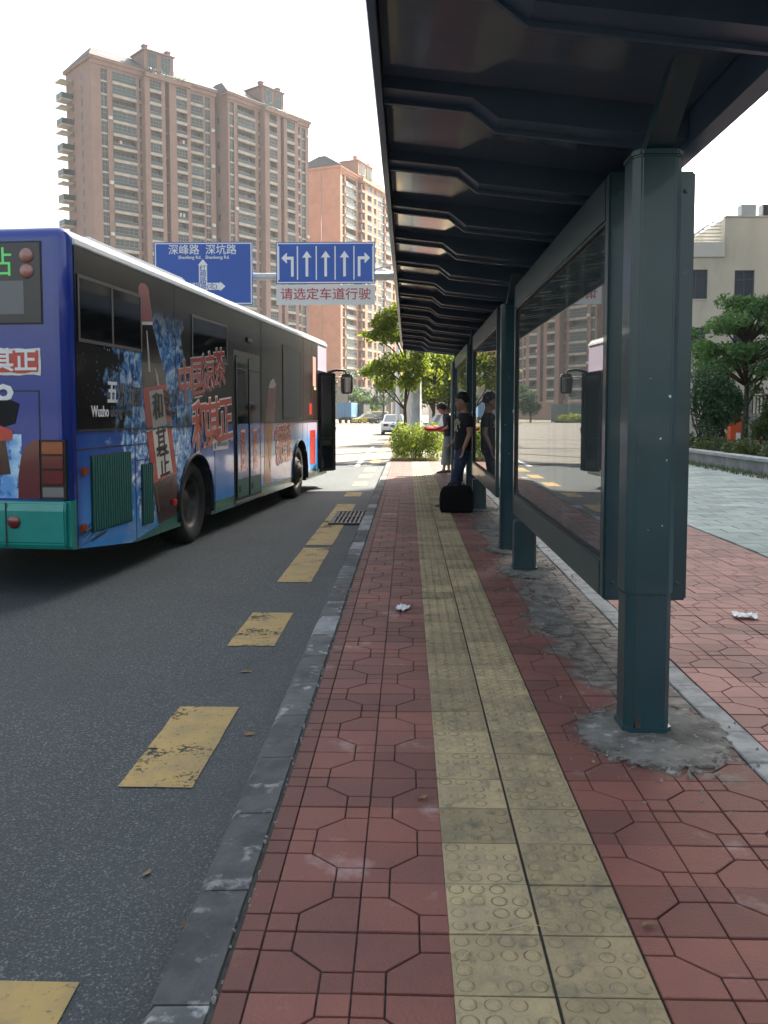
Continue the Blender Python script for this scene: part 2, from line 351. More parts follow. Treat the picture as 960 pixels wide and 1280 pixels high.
# tactile studs tiles
def stud_mesh(seedv):
    rr = random.Random(seedv); s = .1213
    mb = MB(); c = .003
    mb.add([(-s,-s,-.009),(s,-s,-.009),(s,s,-.009),(-s,s,-.009),(-s,-s,-.002),(s,-s,-.002),(s,s,-.002),(-s,s,-.002),(-s+c,-s+c,0),(s-c,-s+c,0),(s-c,s-c,0),(-s+c,s-c,0)],
           [(8,9,10,11)] + [(i,(i+1)%4,4+(i+1)%4,4+i) for i in range(4)] + [(4+i,4+(i+1)%4,8+(i+1)%4,8+i) for i in range(4)])
    for i in range(4):
        for j in range(4):
            x, y = (-1.5+i)*.06, (-1.5+j)*.06; h = .0066*rr.uniform(.45,1.1)
            if rr.random() < .8: mb.lathe([(rr.uniform(.021,.0255),.0004),(.0195,.0006)], 14, 1, T=Matrix.Translation((x,y,0)))
            mb.lathe([(.0205,.0),(.0185,h*.25),(.0178,h*.3),(.0155,h),(.010,h*1.08),(.0001,h*1.1)], 12, T=Matrix.Translation((x,y,0)))
    return mb
m_tact = M('yellow_tactile', (.34,.268,.148), .8, c2=(.25,.205,.125), sc=5, c3=(.13,.115,.08), sc3=11, lo3=.54, hi3=.72, bump=.5, bsc=110, rnd=.26, coord='World')
m_tdirt = M('stud_dirt', (.14,.115,.065), .9, c2=(.26,.21,.115), sc=25, lo=.4, hi=.6, coord='World')
sm = [stud_mesh(i).mesh('tactile_tile', [m_tact, m_tdirt]) for i in range(6)]
far = MB()
for r in range(96):
    for c in range(2):
        x, y = .235+.2515*c, Y0+(r+.5)*T_
        if r < 88:
            o = link('tactile_tile', sm[random.randrange(6)], pv, (x, y, random.uniform(-.001,.002))); o.rotation_euler = (random.gauss(0,.004), random.gauss(0,.004), random.choice((0,R(90),R(180),R(270))) + random.gauss(0,.002))
        else: far.cbox(x-.122,x+.122,y-.122,y+.122,-.009,0,.003)
o = far.build('distant_tactile_tile', m_tact, pv); o['kind'] = 'stuff'
# kerb stones
y = -.53
while y < 25.9:
    L = .5; w = .155
    pale = 5.4 < y < 5.7 or 8.8 < y < 9.2 or (y > 9 and random.random() < .25)
    k = MB(); nn = 5; j = [random.uniform(-.006,.006) for _ in range(nn+1)]
    vs = []; 
    for i in range(nn+1):
        yy = .004 + (L-.008)*i/nn; e = .006 if i in (0, nn) else 0
        vs += [(-w/2-.004,yy,-.13),(-w/2,yy,-.03-e),(-w/2+.02+j[i],yy,-.006-e),(w/2-.004+j[i]*.3,yy,-.002-e+j[i]*.2),(w/2,yy,-.02),(w/2,yy,-.1)]
    fs = [(i*6+q,i*6+q+1,i*6+q+7,i*6+q+6) for i in range(nn) for q in range(5)]
    fs = [f[::-1] for f in fs] + [(0,1,2,3,4,5), tuple(nn*6+q for q in range(6))[::-1]]
    k.add(vs, fs)
    o = k.build('kerb_stone', m_kerbp if pale else m_kerb, pv, (-.545, y, 0)); o.rotation_euler.z = random.gauss(0,.003)
    y += L
# pale edging stones between the red strips
y = Y0+.2
while y < 24:
    L = .33; o = MB().cbox(-.062,.062,.004,L-.004,-.01,.002,.005).build('edging_stone', m_kerbp, pv, (1.432, y, random.uniform(-.002,.004))); o.rotation_euler.z = random.gauss(0,.004); y += L
# grey blocks
m_blk = M('grey_block', (.27,.33,.305), .8, c2=(.21,.26,.245), sc=2.2, c3=(.40,.31,.235), sc3=.8, lo3=.6, hi3=.72, rnd=.2, bump=.3, bsc=60, coord='World')
bm_ = MB().cbox(-.2445,.2445,-.1435,.1435,-.009,0,.005).mesh('paving_block', m_blk)
cells = []; halves = []
for r in range(80):
    for c in range(10):
        x = 3.79+.5*c - (.25 if r % 2 else 0); y = 4+(r+.5)*.3
        if 3.78 < x < 7.95: cells.append((y, x))
        elif x < 3.78: halves.append(y)
vis = [q for q in cells if q[1] < q[0]*.43+.3]
rest = MB()
for k, (y, x) in enumerate(vis):
    if k < 300: o = link('paving_block', bm_, gp, (x, y, random.uniform(-.003,.001))); o.rotation_euler = (random.gauss(0,.004), random.gauss(0,.004), 0)
    else: rest.cbox(x-.2445,x+.2445,y-.1435,y+.1435,-.009,random.uniform(-.003,.001),.005)
for y, x in cells:
    if not x < y*.43+.3: rest.cbox(x-.2445,x+.2445,y-.1435,y+.1435,-.009,random.uniform(-.003,.001),.005)
for y in halves: rest.cbox(3.54,3.786,y-.147,y+.147,-.009,random.uniform(-.003,.001),.005)
o = rest.build('distant_block', m_blk, gp); o['kind'] = 'stuff'
# rough concrete at the leg bases
def blob(cx, cy, rx, ry, seedv, z=.004, h=.012, name='concrete_patch', mat=None):
    rr = random.Random(seedv); n = 40; mb = MB(); rings = []
    ph = [rr.uniform(0,6.3) for _ in range(5)]
    for t, zz in ((1.,0.),(.86,.6),(.55,1.),(.2,1.05)):
        ring = []
        for k in range(n):
            a = 2*math.pi*k/n; w = 1 + .13*math.sin(2*a+ph[0]) + .09*math.sin(3*a+ph[1]) + .06*math.sin(7*a+ph[2]) + .05*math.sin(11*a+ph[3])
            ring.append((cx+rx*w*t*math.cos(a), cy+ry*w*t*math.sin(a), z + h*zz + (rr.uniform(-.004,.004) if zz else -.006)))
        rings.append(ring)
    vs = [v for r_ in rings for v in r_] + [(cx,cy,z+h)]
    fs = [(i*n+k,i*n+(k+1)%n,(i+1)*n+(k+1)%n,(i+1)*n+k) for i in range(3) for k in range(n)] + [(3*n+k,3*n+(k+1)%n,4*n) for k in range(n)]
    mb.add(vs, fs, 0, True); return struct(mb.build(name, mat or m_grime))
blob(1.08, 3.72, .33, .46, 1); blob(1.06, 7.75, .28, .42, 2); blob(1.06, 8.9, .26, .5, 3); blob(1.05, 12.7, .28, .4, 4); blob(1.05, 14.2, .26, .4, 5)
blob(.98, 5.9, .17, .5, 6, .0, .007); blob(1.12, 6.9, .16, .45, 7, .0, .007); blob(1.0, 10.6, .2, .8, 8, .0, .006)

# ------------------------------------------------------------------ bus shelter
POST = [(3.82,'a'),(7.76,'b'),(8.92,'a'),(12.72,'b'),(14.15,'a'),(18.0,'b'),(19.1,'a')]
sh = thing('bus_shelter', 'dark green steel bus shelter with sloping roof over the pavement', 'bus shelter', (0,0,0))
def zroof(x): return 2.85 - .119*(x+.17)
m_chip = M('bare_chip', (.55,.56,.55), .7); m_rust = M('rust', (.10,.045,.022), .95, c2=(.05,.03,.02), sc=30)
for q_, (y, k) in enumerate(POST):
    p = MB(); w, c = .103, .032
    octo = [(-w+c,-w),(w-c,-w),(w,-w+c),(w,w-c),(w-c,w),(-w+c,w),(-w,w-c),(-w,-w+c)]
    p.prism([(a*.95, b_*.95) for a, b_ in octo], 'z', -.02, .62 if k == 'a' else .445)
    if k == 'a': p.prism(octo, 'z', .6205, 2.47)
    o = p.build('post', m_green, sh, (1.045, y, 0)); bevel(o, .006, 2, 30)
    bs = MB(); bs.prism([(a*1.03, b_*1.03) for a, b_ in octo], 'z', -.01, .035); bs.build('base_collar', m_green, o)
    rr = random.Random(200+q_); rs_ = MB()
    for t in range(5):
        x = rr.uniform(-.06,.06); h = rr.uniform(.02,.09); ww = rr.uniform(.002,.006)
        rs_.add([(x-ww,-w*.95-.0012,.036),(x+ww,-w*.95-.0012,.036),(x+ww*.3,-w*.95-.0012,.036+h)], [(0,1,2)])
    rs_.build('rust_streak', m_rust, o)['kind'] = 'stuff'
    if k == 'b': continue
    cp = MB(); cp.prism([(a*1.06, b_*1.06) for a, b_ in octo], 'z', 2.4702, 2.50); bevel(cp.build('post_cap', m_green, o), .008, 2)
    ch = MB()
    for t in range(6):
        x, z, s_ = rr.uniform(-.065,.065), rr.uniform(.75,2.3), rr.uniform(.002,.006)*(2.2 if t == 0 else 1)
        ch.add([(x+s_*rr.uniform(.6,1.6)*math.cos(a), -w-.0013, z+s_*rr.uniform(.6,1.5)*math.sin(a)) for a in (0,1.2,2.4,3.6,4.9)], [(0,1,2,3,4)])
    ch.build('paint_chip', m_chip, o)['kind'] = 'stuff'
    y2 = -.46
    vs = [(-.055,.03,2.502),(.055,.03,2.502),(.055,-.09,2.502),(-.055,-.09,2.502),(-.05,y2+.10,2.74),(.05,y2+.10,2.73),(.05,y2,2.73),(-.05,y2,2.74)]
    MB().add(vs, [(0,1,2,3),(4,7,6,5),(0,4,5,1),(1,5,6,2),(2,6,7,3),(3,7,4,0)]).build('brace', m_green, o)
m_glass = M('sheet_glass', (.045,.060,.062), .012, ior=3.9, spec=.5, c2=(.04,.052,.05), sc=1.2, rvar=.010)
# dust and wipe streaks on the glass
_n = m_glass.node_tree.nodes; _l = m_glass.node_tree.links
_g = _n.new('ShaderNodeTexCoord'); _v = _n.new('ShaderNodeVectorMath'); _v.operation = 'MULTIPLY'; _v.inputs[1].default_value = (1,5,.5); _l.new(_g.outputs['Object'], _v.inputs[0])
_t = _n.new('ShaderNodeTexNoise'); _t.inputs['Scale'].default_value = 1.6; _t.inputs['Detail'].default_value = 7; _l.new(_v.outputs[0], _t.inputs['Vector'])
_m = _n.new('ShaderNodeMapRange'); _m.inputs[1].default_value = .5; _m.inputs[2].default_value = .85; _m.inputs[3].default_value = .02; _m.inputs[4].default_value = .20; _l.new(_t.outputs[0], _m.inputs[0])
_d = _n.new('ShaderNodeBsdfDiffuse'); _d.inputs[0].default_value = (.45,.45,.43,1); _ms = _n.new('ShaderNodeMixShader'); _l.new(_m.outputs[0], _ms.inputs[0])
_l.new(_n['Principled BSDF'].outputs[0], _ms.inputs[1]); _l.new(_d.outputs[0], _ms.inputs[2]); _l.new(_ms.outputs[0], _n['Material Output'].inputs['Surface'])
bolt_me = MB().lathe([(.011,0),(.011,.006),(.0001,.008)], 6, T=Matrix.Rotation(R(90),4,'X'), smooth=False).mesh('bolt', m_green)
def panel(y0, y1, x0=1.0, x1=1.425):
    """deep glazed cabinet, panes to the road and to the rear pavement"""
    P = MB(); z0, z1 = .445, 2.60; st, rb_, rt = .085, .20, .225
    P.box(x0,x1,y0,y0+st,z0,z1); P.box(x0,x1,y1-st,y1,z0,z1)
    P.box(x0,x1,y0+st+.0002,y1-st-.0002,z0,z0+rb_); P.box(x0,x1,y0+st+.0002,y1-st-.0002,z1-rt,z1)
    fr = P.build('panel_frame', m_green, sh); bevel(fr, .010, 2)
    for f in (-1, 1):
        X = (lambda d: x0+d) if f < 0 else (lambda d: x1-d)
        a, b_ = sorted((X(.020), X(.026))); gl = MB().box(a, b_, y0+st-.002, y1-st+.002, z0+rb_-.002, z1-rt+.002).build('glass_pane', m_glass, fr)
        bd = MB(); w = .016; a, b_ = sorted((X(.004), X(.019)))
        for c0, c1, c2, c3 in ((y0+st+.001,y1-st-.001,z0+rb_+.001,z0+rb_+w),(y0+st+.001,y1-st-.001,z1-rt-w,z1-rt-.001),(y0+st+.001,y0+st+w,z0+rb_+w,z1-rt-w),(y1-st-w,y1-st-.001,z0+rb_+w,z1-rt-w)): bd.box(a,b_,c0,c1,c2,c3)
        bd.build('glazing_bead', m_dark, fr)
        lk = MB().lathe([(.0001,.010),(.016,.010),(.020,.003),(.020,0)], 12, T=Matrix.Translation((X(0), y1-.045, 1.42)) @ Matrix.Rotation(R(90*f),4,'Y')); lk.build('lock', m_chrome, fr)
    bk = MB().box((x0+x1)/2-.02,(x0+x1)/2+.02,y0+st-.002,y1-st+.002,z0+rb_-.002,z1-rt+.002).build('back_board', M('board', (.03,.035,.035), .6), fr)
    for z in (z0+.09, z1-.10):
        for x in (x0+.05, x1-.05): link('bolt', bolt_me, fr, (x,y0-.0005,z))
for (a, b_) in ((4.43,8.28),(9.9,13.6),(14.95,18.7),(19.85,20.6)): panel(a, b_)
# roof: sheet, fascia, cross beams with stepped soffit, ceiling sheets
m_ceil = M('ceiling_sheet', (.085,.11,.155), .16, c2=(.105,.12,.155), sc=3, spec=.6, coat=.5, rvar=.06, coord='World')
m_beam = M('beam_paint', (.050,.082,.135), .38, c2=(.06,.094,.145), sc=3, coord='World', coat=.15)
RY0, RY1 = 2.35, 19.5
def slab(x0, x1, y0, y1, dz0, dz1, mb): 
    vs = [(x0,y0,zroof(x0)+dz0),(x1,y0,zroof(x1)+dz0),(x1,y1,zroof(x1)+dz0),(x0,y1,zroof(x0)+dz0),(x0,y0,zroof(x0)+dz1),(x1,y0,zroof(x1)+dz1),(x1,y1,zroof(x1)+dz1),(x0,y1,zroof(x0)+dz1)]
    mb.add(vs, [(0,3,2,1),(4,5,6,7),(0,1,5,4),(1,2,6,5),(2,3,7,6),(3,0,4,7)])
rs = MB(); slab(-.138, 1.43, RY0, RY1, .185, .215, rs); rs.build('roof_sheet', M('roof_top', (.05,.06,.065), .5), sh)
fa = MB(); fa.prism([(-.150,zroof(-.17)-.005),(-.12,zroof(-.12)-.005),(-.12,zroof(-.12)+.05),(-.125,zroof(-.17)+.06),(-.14,zroof(-.17)+.24),(-.165,zroof(-.17)+.24),(-.160,zroof(-.17)+.05)], 'y', RY0, RY1); fa.build('front_fascia', m_beam, sh)
fb = MB(); slab(1.30, 1.37, RY0, RY1, -.03, .18, fb); slab(1.371, 1.43, RY0, RY1, .02, .183, fb); fb.build('rear_fascia', m_beam, sh)
for yy in (RY0, RY1-.05):
    e = MB(); slab(-.118, 1.298, yy, yy+.05, -.02, .18, e); e.build('end_fascia', m_beam, sh)
BY = [4.23 - 1.15*k for k in range(1, 6)] + [4.23 + 1.15*k for k in range(0, 14)]
BY = [y for y in BY if RY0+.2 < y < RY1-.2]
def beam_mesh():
    x0, xa, xb, x1 = -.117, .30, .42, 1.297
    pts = [(x0,.075),(xa,.075),(xb,-.005),(x1,-.005),(x1,.15),(x0,.15)]
    mb = MB(); mb.prism([(x, zroof(x)+d) for x, d in pts], 'y', -.07, .07); 
    pts = [(x0,.055),(xa,.055),(xb,-.025),(x1,-.025),(x1,.0),(xb+.005,.0),(xa+.005,.08),(x0,.08)]
    mb.prism([(x, zroof(x)+d) for x, d in pts], 'y', .072, .10)
    return mb.mesh('cross_beam', m_beam)
bmesh_ = beam_mesh()
for y in BY: link('cross_beam', bmesh_, sh, (0, y, 0))
ys = sorted(BY)
for a, b_ in zip([RY0+.05]+ys, ys+[RY1-.05]):
    q = MB(); slab(-.116, 1.296, a+.105, b_-.075, .13, .142, q); q.build('ceiling_panel', m_ceil, sh)
lb = MB(); slab(1.0, 1.09, RY0+.06, RY1-.06, .151, .182, lb); lb.build('long_beam', m_beam, sh)
# ------------------------------------------------------------------ BUS
# local axes: x from tail to nose, y to the far side, z up from the road
LB, WB, HB = 11.35, 2.5, 3.04
bus = thing('bus', 'blue and green city bus wrapped in a bottled drink advert, stopped at the kerb', 'bus', (-2.77, 7.04, -.12), R(90-5.4))
def nodes_print(name, muted):
    """printed wrap: blue gradients, splash of water round the bottle, green skirt. flat print on the side, front tones include painted reflections"""
    m = bpy.data.materials.new(name); m.use_nodes = True
    n = m.node_tree.nodes; l = m.node_tree.links; b = n['Principled BSDF']
    b.inputs['Specular IOR Level'].default_value = .5 if not muted else .18
    b.inputs['Roughness'].default_value = .22 if not muted else .2; b.inputs['Coat Weight'].default_value = .5 if not muted else .08; b.inputs['Coat Roughness'].default_value = .05
    tc = n.new('ShaderNodeTexCoord'); sp = n.new('ShaderNodeSeparateXYZ'); l.new(tc.outputs['Object'], sp.inputs[0])
    U, V = sp.outputs['X'], sp.outputs['Z']
    def mr(o, a, bb, c0=0., c1=1., sm=False):
        q = n.new('ShaderNodeMapRange'); q.interpolation_type = 'SMOOTHSTEP' if sm else 'LINEAR'
        q.inputs[1].default_value = a; q.inputs[2].default_value = bb; q.inputs[3].default_value = c0; q.inputs[4].default_value = c1; l.new(o, q.inputs[0]); return q.outputs[0]
    def mth(op, a, bb=0.):
        q = n.new('ShaderNodeMath'); q.operation = op
        for i, v in enumerate((a, bb)):
            if hasattr(v, 'links'): l.new(v, q.inputs[i])
            else: q.inputs[i].default_value = v
        return q.outputs[0]
    def mix(f, a, bb):
        q = n.new('ShaderNodeMix'); q.data_type = 'RGBA'; l.new(f, q.inputs[0])
        for i, v in ((6, a), (7, bb)):
            if hasattr(v, 'links'): l.new(v, q.inputs[i])
            else: q.inputs[i].default_value = (*v, 1)
        return q.outputs[2]
    def noise(s, det=6, dist=0., st=None):
        t = n.new('ShaderNodeTexNoise'); t.inputs['Scale'].default_value = s; t.inputs['Detail'].default_value = det; t.inputs['Distortion'].default_value = dist
        src = tc.outputs['Object']
        if st:
            q = n.new('ShaderNodeVectorMath'); q.operation = 'MULTIPLY'; q.inputs[1].default_value = st; l.new(src, q.inputs[0]); src = q.outputs[0]
        l.new(src, t.inputs['Vector']); return t.outputs[0]
    if not muted:
        base = mix(mr(V, .45, 1.25, 0, 1, True), (.022,.26,.70), (.010,.082,.38))
        base = mix(mr(U, .3, 0., 0, 1, True), base, (.010,.042,.29))
        pale = mix(mr(V, .95, 1.3, 0, 1, True), (.05,.28,.62), (.50,.44,.56))  # pale sky print, with reflected sunlit ground painted into the same colour
        base = mix(mr(U, 5.6, 7.2, 0, 1, True), base, pale)
        nn = noise(1.4, 8); base = mix(mth('MULTIPLY', mr(nn, .52, .7), mr(V, .4, .9, .5, 0.1)), base, (.25,.45,.7))
    else:
        base = mix(mr(U, .85, 2.4, 0, 1), (.005,.006,.007), (.011,.011,.012))
        base = mix(mr(U, 6.0, 7.5, 0, 1, True), base, (.026,.016,.014))  # reddish-brown reflection painted into the front half of the film
    ax = mth('ADD', mth('MULTIPLY', mth('SUBTRACT', 2.6, V), .27), 1.60)
    dist = mth('ABSOLUTE', mth('SUBTRACT', U, ax))
    wob = mth('MULTIPLY', mth('SUBTRACT', noise(2.6, 7, .4), .5), 2.1)
    reg = mr(mth('ADD', dist, wob), 1.0, .84)
    reg = mth('MULTIPLY', reg, mr(V, 2.62, 2.15))
    reg = mth('MULTIPLY', reg, mr(mth('ADD', V, mth('MULTIPLY', wob, .2)), .40, .55))
    w = noise(8.5, 10, .9, (1.15,1,1.0))
    cr = n.new('ShaderNodeValToRGB'); l.new(w, cr.inputs[0]); k = .62 if muted else 1.15
    e = cr.color_ramp.elements; e[0].position = .32; e[0].color = (.008*k,.03*k,.13*k,1); e[1].position = .63; e[1].color = (.62*k,.74*k,.85*k,1)
    for pz, cc in ((.42,(.03,.14,.42)),(.49,(.10,.30,.62)),(.54,(.25,.47,.74))):
        q = cr.color_ramp.elements.new(pz); q.color = (*[v*k for v in cc], 1)
    vo = n.new('ShaderNodeTexVoronoi'); vo.inputs['Scale'].default_value = 17; l.new(tc.outputs['Object'], vo.inputs['Vector'])
    drops = mth('MULTIPLY', mr(vo.outputs['Distance'], .22, .14), mr(noise(3.1, 4), .46, .58))
    cdr = mix(drops, cr.outputs[0], (.70*k,.80*k,.88*k))
    reg2 = mth('MULTIPLY', mr(mth('ADD', dist, mth('MULTIPLY', wob, .8)), 1.5, .9), mr(V, 2.5, 2.2))
    base = mix(mth('MULTIPLY', mth('MULTIPLY', reg2, drops), .9), base, (.35*k,.55*k,.80*k))
    base = mix(reg, base, cdr)
    if not muted:
        lim = mth('MINIMUM', mr(U, .5, 2.4, .20, .425), .42)
        base = mix(mth('LESS_THAN', V, lim), base, (.012,.15,.115))
        du = noise(22, 6); base = mix(mth('MULTIPLY', mr(du, .5, .75), mr(V, .8, .25, 0, .5)), base, (.10,.10,.10))
        roof = mth('GREATER_THAN', V, 2.93); base = mix(roof, base, (.62,.64,.66))
        ar = mth('LESS_THAN', U, .13); base = mix(mth('MULTIPLY', ar, mr(V,.81,.815)), base, (.010,.034,.25))
    l.new(base, b.inputs['Base Color']); return m
m_wrap = nodes_print('bus_wrap', False); m_wrapg = nodes_print('bus_window_film', True)
m_navy = M('navy_paint', (.010,.034,.25), .25, coat=.5, c2=(.009,.028,.21), sc=1.5)
m_teal = M('teal_paint', (.008,.23,.20), .3, coat=.4, c2=(.007,.19,.165), sc=3)
m_tealdk = M('vent_green', (.010,.115,.10), .45)
m_arch = M('arch_liner', (.008,.008,.009), .9)
m_tyre = M('tyre_rubber', (.014,.014,.015), .8, c2=(.025,.024,.022), sc=8, bump=.2)
m_rim = M('steel_rim', (.10,.095,.09), .55, metal=.5, c2=(.055,.05,.045), sc=10)
bm = bmesh.new(); bmesh.ops.create_cube(bm, size=1)
for v in bm.verts: v.co = Vector(((v.co.x+.5)*LB, (v.co.y+.5)*WB, .27+(v.co.z+.5)*(HB-.27)))
ed = [e for e in bm.edges if abs(e.verts[0].co.z-e.verts[1].co.z) > 1 or min(e.verts[0].co.z, e.verts[1].co.z) > 3]
bmesh.ops.bevel(bm, geom=ed, offset=.10, segments=5, affect='EDGES', profile=.5)
bmesh.ops.bisect_plane(bm, geom=bm.verts[:]+bm.edges[:]+bm.faces[:], plane_co=(1.3,0,0), plane_no=(1,0,0))
for v in bm.verts:
    if v.co.z < .3 and v.co.x < 1.25: v.co.z += .13*(1-v.co.x/1.3)      # tail overhang kicks up
me = bpy.data.meshes.new('body'); bm.to_mesh(me); bm.free(); me.materials.append(m_wrap); me.materials.append(m_arch); me.materials.append(m_navy)
body = bpy.data.objects.new('body', me); C.objects.link(body)
cm = MB()
for u in (3.06, 8.66):
    for yy in (0, WB):
        cm.lathe([(0.0001,-.55),(.565,-.55),(.565,.55),(.0001,.55)], 40, T=Matrix.Translation((u,yy,.46)) @ Matrix.Rotation(R(90),4,'X'), smooth=False)
cut = cm.build('cutter', m_arch)
md = body.modifiers.new('b', 'BOOLEAN'); md.object = cut; md.operation = 'DIFFERENCE'; md.solver = 'EXACT'
dg = bpy.context.evaluated_depsgraph_get(); nm = bpy.data.meshes.new_from_object(body.evaluated_get(dg))
bpy.data.objects.remove(cut); body.modifiers.clear(); body.data = nm; body.parent = bus
for p in nm.polygons:
    c = p.center; p.use_smooth = False
    inside = any(math.hypot(c.x-u, c.z-.46) < .57 for u in (3.06, 8.66)) and .0 <= c.y <= WB and not (abs(c.y) < .001 and False)
    if inside and not (abs(p.normal.y) > .9 and (c.y < .01 or c.y > WB-.01)): p.material_index = 1
    elif c.x < .03 and p.normal.x < -.7: p.material_index = 2
    else: p.material_index = 0
    if c.z > 2.94 and abs(p.normal.z) < .98 or (abs(p.normal.x) < .98 and abs(p.normal.y) < .98 and abs(p.normal.z) < .9): p.use_smooth = True
rf = MB(); rf.box(.3,LB-.3,.3,WB-.3,HB+.001,HB+.05); rf.box(1.5,4.2,.5,2.0,HB+.051,HB+.22); bevel(rf.build('roof_unit', m_white, bus), .03, 2)
def bp(name, u0, u1, v0, v1, y0, y1, m, parent=None, bev=0.):   # plate on the near side, y negative is outward
    o = MB().box(u0,u1,y0,y1,v0,v1).build(name, m, parent or bus)
    if bev: bevel(o, bev, 2)
    return o
# glazing band (split round the middle door)
wbm = m_wrapg
for a, b_ in ((.13,4.58),(5.95,10.30)):
    o = bp('window_band', a, b_, 1.385, 2.90, -.008, .02, wbm)
    w = MB().box(a,b_,-.011,.0,1.370,1.384).build('seal', m_dark, o)
bp('window_band', 4.585, 5.945, 2.38, 2.90, -.0085, .02, wbm)
bp('roof_rail', .12, LB-.1, 2.905, 2.955, -.022, .02, M('roof_rail', (.66,.68,.70), .3, coat=.3), None, .008)
# opening windows: frame and dark panes
def win(u0, u1, v0, v1, split=True, bars=False):
    fr = MB(); w = .03
    fr.box(u0,u1,-.016,-.009,v0,v0+w); fr.box(u0,u1,-.016,-.009,v1-w,v1); fr.box(u0,u0+w,-.016,-.009,v0+w,v1-w); fr.box(u1-w,u1,-.016,-.009,v0+w,v1-w)
    um = (u0+u1)/2
    if split: fr.box(um-w*.6,um+w*.6,-.016,-.009,v0+w,v1-w)
    f = fr.build('window', m_dark, bus)
    MB().box(u0+.002,u1-.002,-.012,-.0085,v0+.002,v1-.002).build('pane', m_blackgl, f)
win(.17,1.50,2.12,2.68)
win(2.95,4.30,2.15,2.66,False)
win(7.35,8.75,1.42,2.66,False)
for u in (2.42, 6.0, 8.95, 9.75): bp('seam', u, u+.012, 1.40, 2.89, -.0115, -.0085, m_dark)
# panel seams low down
for u0, u1, v0, v1 in ((.1,2.42,1.215,1.227),(1.31,1.322,.27,1.21),(1.35,2.45,1.06,1.07),(3.76,3.772,.27,1.38),(4.6,4.61,.27,1.38),(5.95,5.96,.27,1.38),(5.96,8.1,.86,.87),(8.9,8.91,1.03,1.38),(9.3,9.31,.27,1.36),(.10,.112,.40,1.38)):
    bp('seam', u0, u1, v0, v1, -.0025, .004, m_dark)
# engine vents with slats
for u0, u1, v0, v1, ns in ((.37,1.20,.50,1.15,17),(1.46,1.74,.42,1.01,6)):
    fr = bp('vent', u0-.012, u1+.012, v0-.012, v1+.012, -.004, .01, m_dark)
    st = MB().box(-.013,.013,-.016,-.0045,v0,v1).mesh('slat', m_tealdk)
    for k in range(ns): link('slat', st, fr, (u0+(k+.5)*(u1-u0)/ns, 0, 0)).rotation_euler.z = 0
# side marker lamps
m_amber = M('amber_lens', (.24,.045,.008), .2, coat=.6); m_redl = M('red_lens', (.11,.006,.009), .15, coat=.8); m_clear = M('clear_lens', (.30,.30,.30), .12, metal=.6)
for u, v, mm in ((.22,1.035,m_amber),(.18,.555,m_amber),(2.31,.56,m_red),(5.35,2.56,m_dark)):
    w = .05 if v < 2 else .13
    bp('marker_lamp', u-w, u+w, v-.035, v+.035, -.03, -.001, mm, None, .01)
# scuffs on the rear corner
rr = random.Random(3); sc = MB()
for k in range(16):
    u = rr.uniform(.12,.42); v = rr.uniform(.40,.50); L = rr.uniform(.10,.38); t = rr.uniform(.004,.014); sk = rr.uniform(.03,.09)
    sc.add([(u,-.0022-k*1e-5,v),(u+L,-.0022-k*1e-5,v+sk),(u+L*.96,-.0022-k*1e-5,v+sk+t),(u+.02,-.0022-k*1e-5,v+t)], [(0,1,2,3)])
sc.build('scuff', M('scuff_black', (.015,.016,.02), .8), bus)
# bottle print
m_bot = M('print_bottle', (.030,.012,.010), .2, c2=(.055,.02,.014), sc=3, coat=.4); m_botm = M('print_bottle_film', (.018,.012,.012), .15, coat=.4)
m_lab = M('print_label_white', (.62,.60,.56), .3, coat=.3); m_labm = M('print_label_film', (.30,.29,.275), .2)
m_lred = M('print_red', (.42,.03,.02), .25, coat=.4); m_lredm = M('print_red_film', (.30,.034,.03), .2, coat=.3)
m_ink = M('print_ink', (.008,.008,.008), .4); m_hi = M('print_gloss', (.35,.36,.36), .3)
def axis(v): return 1.57 + (2.73-v)*.265
def strip(name, pts, m, y, parent=None):
    """pts: (v, du_left, du_right) along the leaning bottle axis"""
    mb = MB(); vs = []
    for v, a, b_ in pts: vs += [(axis(v)+a, y, v + .10*a), (axis(v)+b_, y, v + .10*b_)]
    mb.add(vs, [(2*i,2*i+1,2*i+3,2*i+2) for i in range(len(pts)-1)]); return mb.build(name, m, parent or bus)
bt = strip('bottle_print', [(2.60,-.10,.10),(2.4,-.13,.13),(2.2,-.20,.20),(2.0,-.27,.28),(1.85,-.31,.32),(1.7,-.325,.33),(1.386,-.33,.34)], m_botm, -.0095)
strip('bottle_print', [(1.368,-.33,.34),(1.0,-.34,.35),(.8,-.34,.35),(.5,-.32,.33),(.40,-.30,.31)], m_bot, -.003)
strip('cap_print', [(2.80,-.06,.07),(2.76,-.13,.13),(2.55,-.14,.14),(2.43,-.135,.135)], M('print_cap_film', (.17,.024,.03), .25), -.0105, bt)
strip('cap_rim_print', [(2.435,-.135,.135),(2.405,-.13,.13)], m_hi, -.0107, bt)
strip('label_print', [(1.80,-.318,.325),(1.386,-.332,.342)], m_lredm, -.0105, bt); strip('label_panel_print', [(1.76,-.17,.20),(1.386,-.18,.215)], m_labm, -.0115, bt)
lb_ = strip('label_print', [(1.368,-.333,.343),(.84,-.343,.353)], m_lred, -.0036); strip('label_panel_print', [(1.368,-.18,.215),(.86,-.185,.235)], m_lab, -.0044, lb_)
strip('highlight_print', [(1.36,.20,.23)] and [(.80,.20,.25),(.6,.19,.24),(.48,.17,.21)], M('print_amber', (.12,.045,.022), .2), -.0036); strip('highlight_print', [(.80,-.28,-.25),(.52,-.26,-.235)], M('print_gloss_low', (.10,.09,.085), .2), -.0036)
strip('highlight_print', [(2.35,-.05,-.03),(2.1,-.09,-.05),(1.95,-.12,-.07)], m_hi, -.0112, bt); strip('highlight_print', [(1.98,.05,.07),(1.9,.05,.12),(1.8,.07,.12)], m_labm, -.0113, bt)
